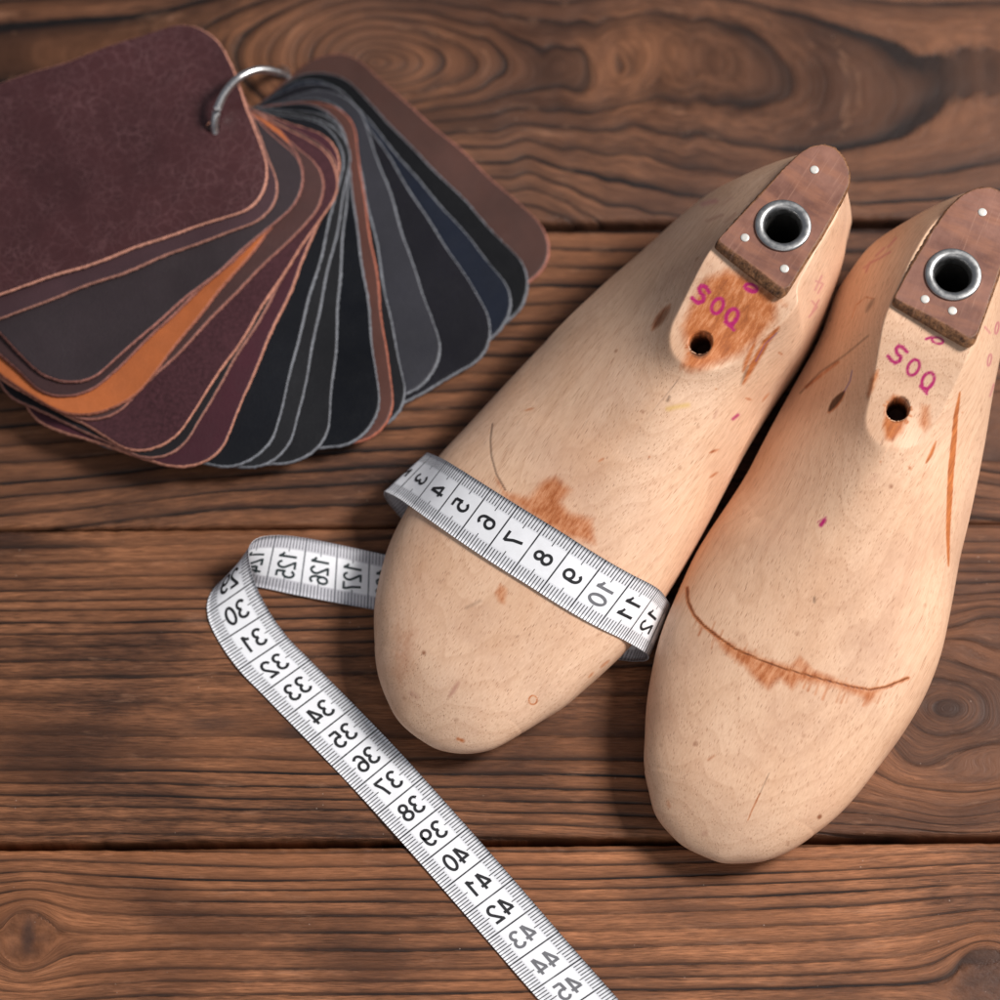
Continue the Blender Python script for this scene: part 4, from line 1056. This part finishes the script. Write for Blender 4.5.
def build_swatches():
    hole = un(258, 119, 0.006)[:2]
    G0 = np.array([-0.24, -0.02]); dx = 0.0006; nxg, nyg = 480, 420
    gx = G0[0] + dx * np.arange(nxg); gy = G0[1] + dx * np.arange(nyg)
    GX, GY = np.meshgrid(gx, gy)
    H = np.zeros((nyg, nxg))
    def gk(s):
        n = int(3 * s / dx); x = np.arange(-n, n + 1) * dx; k = np.exp(-x * x / (2 * s * s)); return k / k.sum()
    def blur(a, s):
        k = gk(s); p = len(k) // 2
        b = np.pad(a, p, mode='edge')
        b = np.apply_along_axis(lambda r_: np.convolve(r_, k, 'valid'), 1, b)
        return np.apply_along_axis(lambda r_: np.convolve(r_, k, 'valid'), 0, b)
    t = 0.00108
    BK = srgb(40, 40, 46)
    # from the table upwards: colour, edge colour, axis angle, distance of the visible long edge, far end
    brown_e, grey_e, pink_e = srgb(165, 108, 94), srgb(122, 124, 130), srgb(186, 128, 108)
    SW = [
        ('chestnut brown', srgb(104, 66, 56), brown_e, -44.6, 3.84, 9.8, 0, 0.50, 'chestnut brown leather swatch at the bottom of the fan, lying on the table'),
        ('jet black', srgb(26, 27, 32), grey_e, -48.6, 3.1, 10.15, 0, 0.48, 'jet black leather swatch just above the chestnut brown one'),
        ('navy blue', srgb(42, 50, 70), grey_e, -52.0, 2.77, 10.25, 0, 0.46, 'navy blue leather swatch between two black ones'),
        ('purple black', srgb(44, 42, 52), grey_e, -59.3, 2.89, 10.5, 0, 0.46, 'wide purple black leather swatch beside the navy one'),
        ('slate grey', srgb(66, 65, 74), grey_e, -72.4, 3.18, 10.2, 0, 0.48, 'slate grey leather swatch showing a broad plain face'),
        ('charcoal', srgb(48, 47, 52), grey_e, -78.9, 2.85, 11.0, 0, 0.5, 'charcoal swatch showing only a thin strip beside the russet one'),
        ('russet', srgb(120, 72, 60), srgb(168, 100, 80), -81.7, 2.95, 11.15, 0, 0.5, 'russet leather swatch with orange edge peeping out among the black ones'),
        ('midnight black', srgb(28, 31, 40), grey_e, -82.3, 2.64, 11.15, 0, 0.42, 'midnight black glossy swatch resting over the russet one'),
        ('soft charcoal', srgb(54, 54, 58), grey_e, -92.9, 2.95, 11.4, 0, 0.46, 'soft charcoal swatch left of the midnight black one'),
        ('dark grey', srgb(60, 60, 64), grey_e, -99.8, 3.16, 11.45, 0, 0.5, 'dark grey swatch seen only as a thin double edge'),
        ('blue black', srgb(40, 42, 50), grey_e, -102.4, 3.04, 11.45, 0, 0.44, 'blue black leather swatch next to the burgundy one'),
        ('burgundy', srgb(96, 42, 56), pink_e, -110.7, 3.17, 11.65, 0, 0.5, 'burgundy red leather swatch with pink cut edge'),
        ('smoke grey', srgb(64, 58, 62), srgb(150, 104, 92), -117.6, 3.39, 11.5, 0, 0.5, 'narrow strip of smoke grey leather between two wine red swatches'),
        ('wine suede', srgb(92, 56, 62), pink_e, -120.4, 3.57, 11.3, 2, 0.6, 'wine red brushed suede swatch with a hairy surface'),
        ('cocoa', srgb(104, 68, 64), srgb(150, 100, 88), -131.9, 3.69, 11.0, 0, 0.5, 'cocoa brown swatch peeping out under the orange one'),
        ('bright orange', srgb(252, 140, 76), srgb(150, 92, 74), -126.2, 2.76, 11.3, 0, 0.5, 'bright orange leather swatch, the only orange one'),
        ('umber', srgb(88, 58, 58), srgb(140, 92, 82), -134.3, 3.05, 10.9, 0, 0.5, 'umber brown swatch seen as a thin rim above the orange one'),
        ('aubergine grey', srgb(76, 62, 66), srgb(146, 98, 88), -137.0, 3.22, 10.45, 0, 0.46, 'smooth aubergine grey swatch with a wide bare face'),
        ('plum', srgb(98, 66, 72), srgb(160, 112, 98), -158.3, 3.57, 10.9, 0, 0.5, 'plum leather swatch second from the top of the fan'),
        ('cracked maroon', srgb(100, 58, 60), srgb(196, 138, 118), -159.9, 3.12, 10.9, 1, 0.36, 'crackled dark maroon leather swatch on top of the fan'),
    ]
    first_hole = None; holes = []
    for i, (nm, c, ec, ang, edge, far, kind, gloss, label) in enumerate(SW):
        d = np.array([math.cos(R(ang)), math.sin(R(ang))]); nl = np.array([-d[1], d[0]])
        # visible long edge lies on the +nl side (counter-clockwise of outward)
        edge_m, far_m = edge * 0.01, far * 0.01
        wid = 0.0665 if i < 19 else 0.0675; ln = far_m - float(np.interp(i, [0, 6, 12, 19], [-0.0055, -0.0040, -0.0010, 0.0020]))
        pe = hole + 0.08 * d + (edge_m - 0.004) * nl
        zp = H[int(np.clip((pe[1] - G0[1]) / dx, 0, nyg - 1)), int(np.clip((pe[0] - G0[0]) / dx, 0, nxg - 1))] + t
        hp = hole + np.array([0.0, -0.364 * max(zp - min((i + 1) * 0.0009, 0.005), 0.0)])
        rad_c = 0.0215 if nm == 'bright orange' else 0.0145
        out = rounded_rect(far_m - ln, far_m, edge_m - wid, edge_m, rad_c, 420)
        # hand cut: slightly wobbly outline
        th = np.linspace(0, 2 * math.pi, 420, endpoint=False)
        wob = 0.00022 * (np.sin(th * 7 + i) + np.sin(th * 13 + 2 * i)) + 0.00004 * rng.normal(size=420)
        cen = out.mean(0); rd = out - cen; rd /= np.linalg.norm(rd, axis=1)[:, None]
        out = out + rd * wob[:, None]
        toW = lambda p: hp + p[:, :1] * d + p[:, 1:2] * nl
        # mask on the height grid
        RX = (GX - hp[0]) * d[0] + (GY - hp[1]) * d[1]; RW = (GX - hp[0]) * nl[0] + (GY - hp[1]) * nl[1]
        qx = np.abs(RX - (far_m - ln / 2)) - (ln / 2 - rad_c); qw = np.abs(RW - (edge_m - wid / 2)) - (wid / 2 - rad_c)
        sd = np.hypot(np.maximum(qx, 0), np.maximum(qw, 0)) + np.minimum(np.maximum(qx, qw), 0) - rad_c
        m = (sd < 0.0012).astype(float)
        Sf = H.copy()
        for s_ in (0.016, 0.012, 0.008, 0.005):
            num = blur(Sf * m, s_); den = blur(m, s_)
            Sf = np.where(m > 0, np.maximum(num / np.maximum(den, 1e-6), H), 0)
        num = blur(Sf * m, 0.0022); den = blur(m, 0.0022); Sf2 = num / np.maximum(den, 1e-6)
        Sf2 = np.where(m > 0, np.maximum(Sf2, H), 0) + 0.00012
        # final light smoothing that never dips below what is underneath
        num = blur(Sf2 * m, 0.0012); Sf3 = np.where(m > 0, np.maximum(num / np.maximum(blur(m, 0.0012), 1e-6), H + 0.0001), 0)
        if i >= len(SW) - 2:                       # the stiff top pieces bridge small steps
            for s_ in (0.030, 0.022, 0.016, 0.012):
                bl = blur(Sf3 * m, s_) / np.maximum(blur(m, s_), 1e-6)
                Sf3 = np.where(m > 0, np.maximum(bl, H + 0.0001) if s_ > 0.013 else np.maximum(bl + 0.0004, H + 0.0001), 0)
            bl = blur(Sf3 * m, 0.006) / np.maximum(blur(m, 0.006), 1e-6); Sf3 = np.where(m > 0, np.maximum(bl, H + 0.0001), 0)
        def samp(F_, p):
            fx = np.clip((p[:, 0] - G0[0]) / dx, 0, nxg - 1.001); fy = np.clip((p[:, 1] - G0[1]) / dx, 0, nyg - 1.001)
            x0 = fx.astype(int); y0 = fy.astype(int); a = fx - x0; b = fy - y0
            return (F_[y0, x0] * (1 - a) * (1 - b) + F_[y0, x0 + 1] * a * (1 - b) + F_[y0 + 1, x0] * (1 - a) * b + F_[y0 + 1, x0 + 1] * a * b)
        # extend surface a little outside the mask for sampling on the rim
        ext = np.where(m > 0, Sf3, blur(Sf3 * m, 0.0015) / np.maximum(blur(m, 0.0015), 1e-4))
        # polar mesh round the punched hole
        if i == len(SW) - 1:
            tz = samp(ext, (hp + 0.014 * d)[None])[0] + t
            hw = un(213, 127, tz)[:2]
            hl = np.array([(hw - hp) @ d, (hw - hp) @ nl])
        else:
            hl = np.array([0.0135, 0.0])
        
        M = len(out); hr = 0.0021
        # bulk rings from outline to hole
        dirs = out - hl; ang_ = np.arctan2(dirs[:, 1], dirs[:, 0])
        hol = hl + hr * np.stack([np.cos(ang_), np.sin(ang_)], -1)
        fr = np.concatenate([[0.0, 0.004, 0.010], np.linspace(0.02, 1, 46)])
        rows = []
        zs = []
        nr_ = out - cen; nr_ /= np.linalg.norm(nr_, axis=1)[:, None]
        fuzz = 0.00007 * rng.normal(size=M)
        botxy = toW(out + nr_ * (0.00062 + fuzz)[:, None]); topxy = toW(out)
        def row(xy, z): rows.append(np.column_stack([xy, z]))
        zb = samp(ext, toW(out))
        inner_b = toW(out * 0.985 + hl * 0.015)
        row(toW(hol), samp(ext, toW(hol)))                                  # underside at hole
        row(inner_b, samp(ext, inner_b))
        row(botxy, zb + 0.0001)
        row(toW(out + nr_ * (0.0004 + fuzz * 0.6)[:, None]), zb + t * 0.5)
        row(topxy, zb + t * 0.93)
        for f_ in fr[1:]:
            xy = toW(out * (1 - f_) + hol * f_); row(xy, samp(ext, xy) + t)
        nb_rows = len(rows)
        rows.append(rows[0].copy())
        Vv = np.concatenate(rows)
        q = grid_quads(len(rows), M, True)
        ridx = np.repeat(np.arange(len(rows) - 1), M)
        mi = np.where((ridx <= 3) | (ridx == len(rows) - 2), 1, 0)
        a_, b_, c_ = Vv[q[M * 20][:3]]
        if np.cross(b_ - a_, c_ - a_)[2] < 0: q = q[:, ::-1]
        ctr = np.array([*(hp + far_m * 0.5 * d), 0.0])
        org = np.array([hp[0], hp[1], float(Vv[:, 2].min())])
        Vl = Vv - org
        mats = [mat_leather(nm.replace(' ', '_') + '_leather', c, 1.0 if kind == 1 else 0.12, gloss, kind == 2), mat_edge(nm.replace(' ', '_') + '_edge', ec)]
        o = mesh_np('leather_swatch', Vl, quads=q, mats=mats, mat_idx=mi)
        o.location = org
        tag(o, label, 'leather swatch', 'leather swatches fanned on the ring')
        H = np.where(sd < 0.0002, Sf3 + t, H)
        holes.append(np.array([*hole, samp(ext, hole[None])[0] + t]))
    # ---------------- the ring
    topz = tz
    p1 = un(213, 128, topz + 0.0006)
    return p1, topz

p_top, z_top = build_swatches()

def build_ring(p_top):
    # visible arc: out of the top swatch's hole, up over the stack and down behind the lowest swatches
    z = p_top[2]
    pts_px = [(213, 130, z - 0.001), (214, 122, z + 0.002), (222, 97, z + 0.006), (238, 78, z + 0.008), (260, 69, z + 0.006), (280, 73, z + 0.001), (287, 77, 0.0002), (294, 84, -0.0014), (302, 97, -0.0016),
              (305, 116, -0.0012), (296, 138, 0.004), (278, 154, 0.005), (256, 158, 0.006), (234, 152, z * 0.8), (218, 140, z - 0.003)]
    P = np.array([un(*p) for p in pts_px]); P = np.concatenate([P, P[:1]])
    dd = np.concatenate([[0], np.cumsum(np.linalg.norm(np.diff(P, axis=0), axis=1))])
    q = np.linspace(0, dd[-1], 160, endpoint=False)
    C_ = cspline(dd, P, q)
    for _ in range(12): C_ = 0.25 * (np.roll(C_, 1, 0) + np.roll(C_, -1, 0)) + 0.5 * C_
    tg = np.roll(C_, -1, 0) - np.roll(C_, 1, 0); tg /= np.linalg.norm(tg, axis=1)[:, None]
    up = np.array([0.3, 0.8, 0.5]); K = 16; rad = 0.00125; V = []
    for c, t_ in zip(C_, tg):
        n1 = np.cross(t_, up); n1 /= np.linalg.norm(n1) + 1e-9; n2 = np.cross(t_, n1)
        for k in range(K):
            a = 2 * math.pi * k / K; V.append(c + rad * (math.cos(a) * n1 + math.sin(a) * n2))
    V = np.array(V); n = len(C_)
    q = grid_quads(n, K, True); last = np.stack([(n - 1) * K + np.arange(K), (n - 1) * K + (np.arange(K) + 1) % K, (np.arange(K) + 1) % K, np.arange(K)], -1)
    o = mesh_np('binder_ring', V, quads=np.concatenate([q, last]), mats=[M_RING])
    tag(o, 'silver wire ring threaded through the corners of the leather swatches', 'ring')
build_ring(p_top)

# ------------------------------------------------------------------ light, world, camera
def area_light(name, loc, target, size, power, color=(1, 1, 1), size_y=None):
    l = bpy.data.lights.new(name, 'AREA'); l.energy = power; l.color = color
    l.shape = 'RECTANGLE'; l.size = size; l.size_y = size_y or size
    o = bpy.data.objects.new(name, l); o.location = loc
    o.rotation_euler = (Vector(target) - Vector(loc)).to_track_quat('-Z', 'Y').to_euler()
    COL.objects.link(o); return o

area_light('window_light', (0.90, 0.22, 1.02), (0.05, 0, 0.02), 0.34, 26.0, (1.0, 0.97, 0.94))
area_light('front_light', (0.1, -1.3, 1.3), (0, 0, 0), 1.2, 5, (1.0, 0.96, 0.92))

world = bpy.data.worlds.new('World'); SC.world = world; world.use_nodes = True
bg = world.node_tree.nodes.get('Background') or world.node_tree.nodes.new('ShaderNodeBackground')
bg.inputs[0].default_value = (0.82, 0.88, 1.0, 1); bg.inputs[1].default_value = 0.23

cam = bpy.data.cameras.new('camera'); co = bpy.data.objects.new('camera', cam); COL.objects.link(co)
co.location = (0, -ST * DIST, CT * DIST); co.rotation_euler = (TH, 0, 0)
cam.sensor_width = 36; cam.lens = 36 * FOC; cam.clip_start = 0.02; cam.clip_end = 20
cam.dof.use_dof = True; cam.dof.focus_distance = 0.958; cam.dof.aperture_fstop = 6.0
SC.camera = co
SC.view_settings.view_transform = 'Standard'; SC.view_settings.look = 'None'
SC.view_settings.exposure = 0; SC.view_settings.gamma = 1; SC.view_settings.use_curve_mapping = False
SC.render.engine = 'CYCLES'
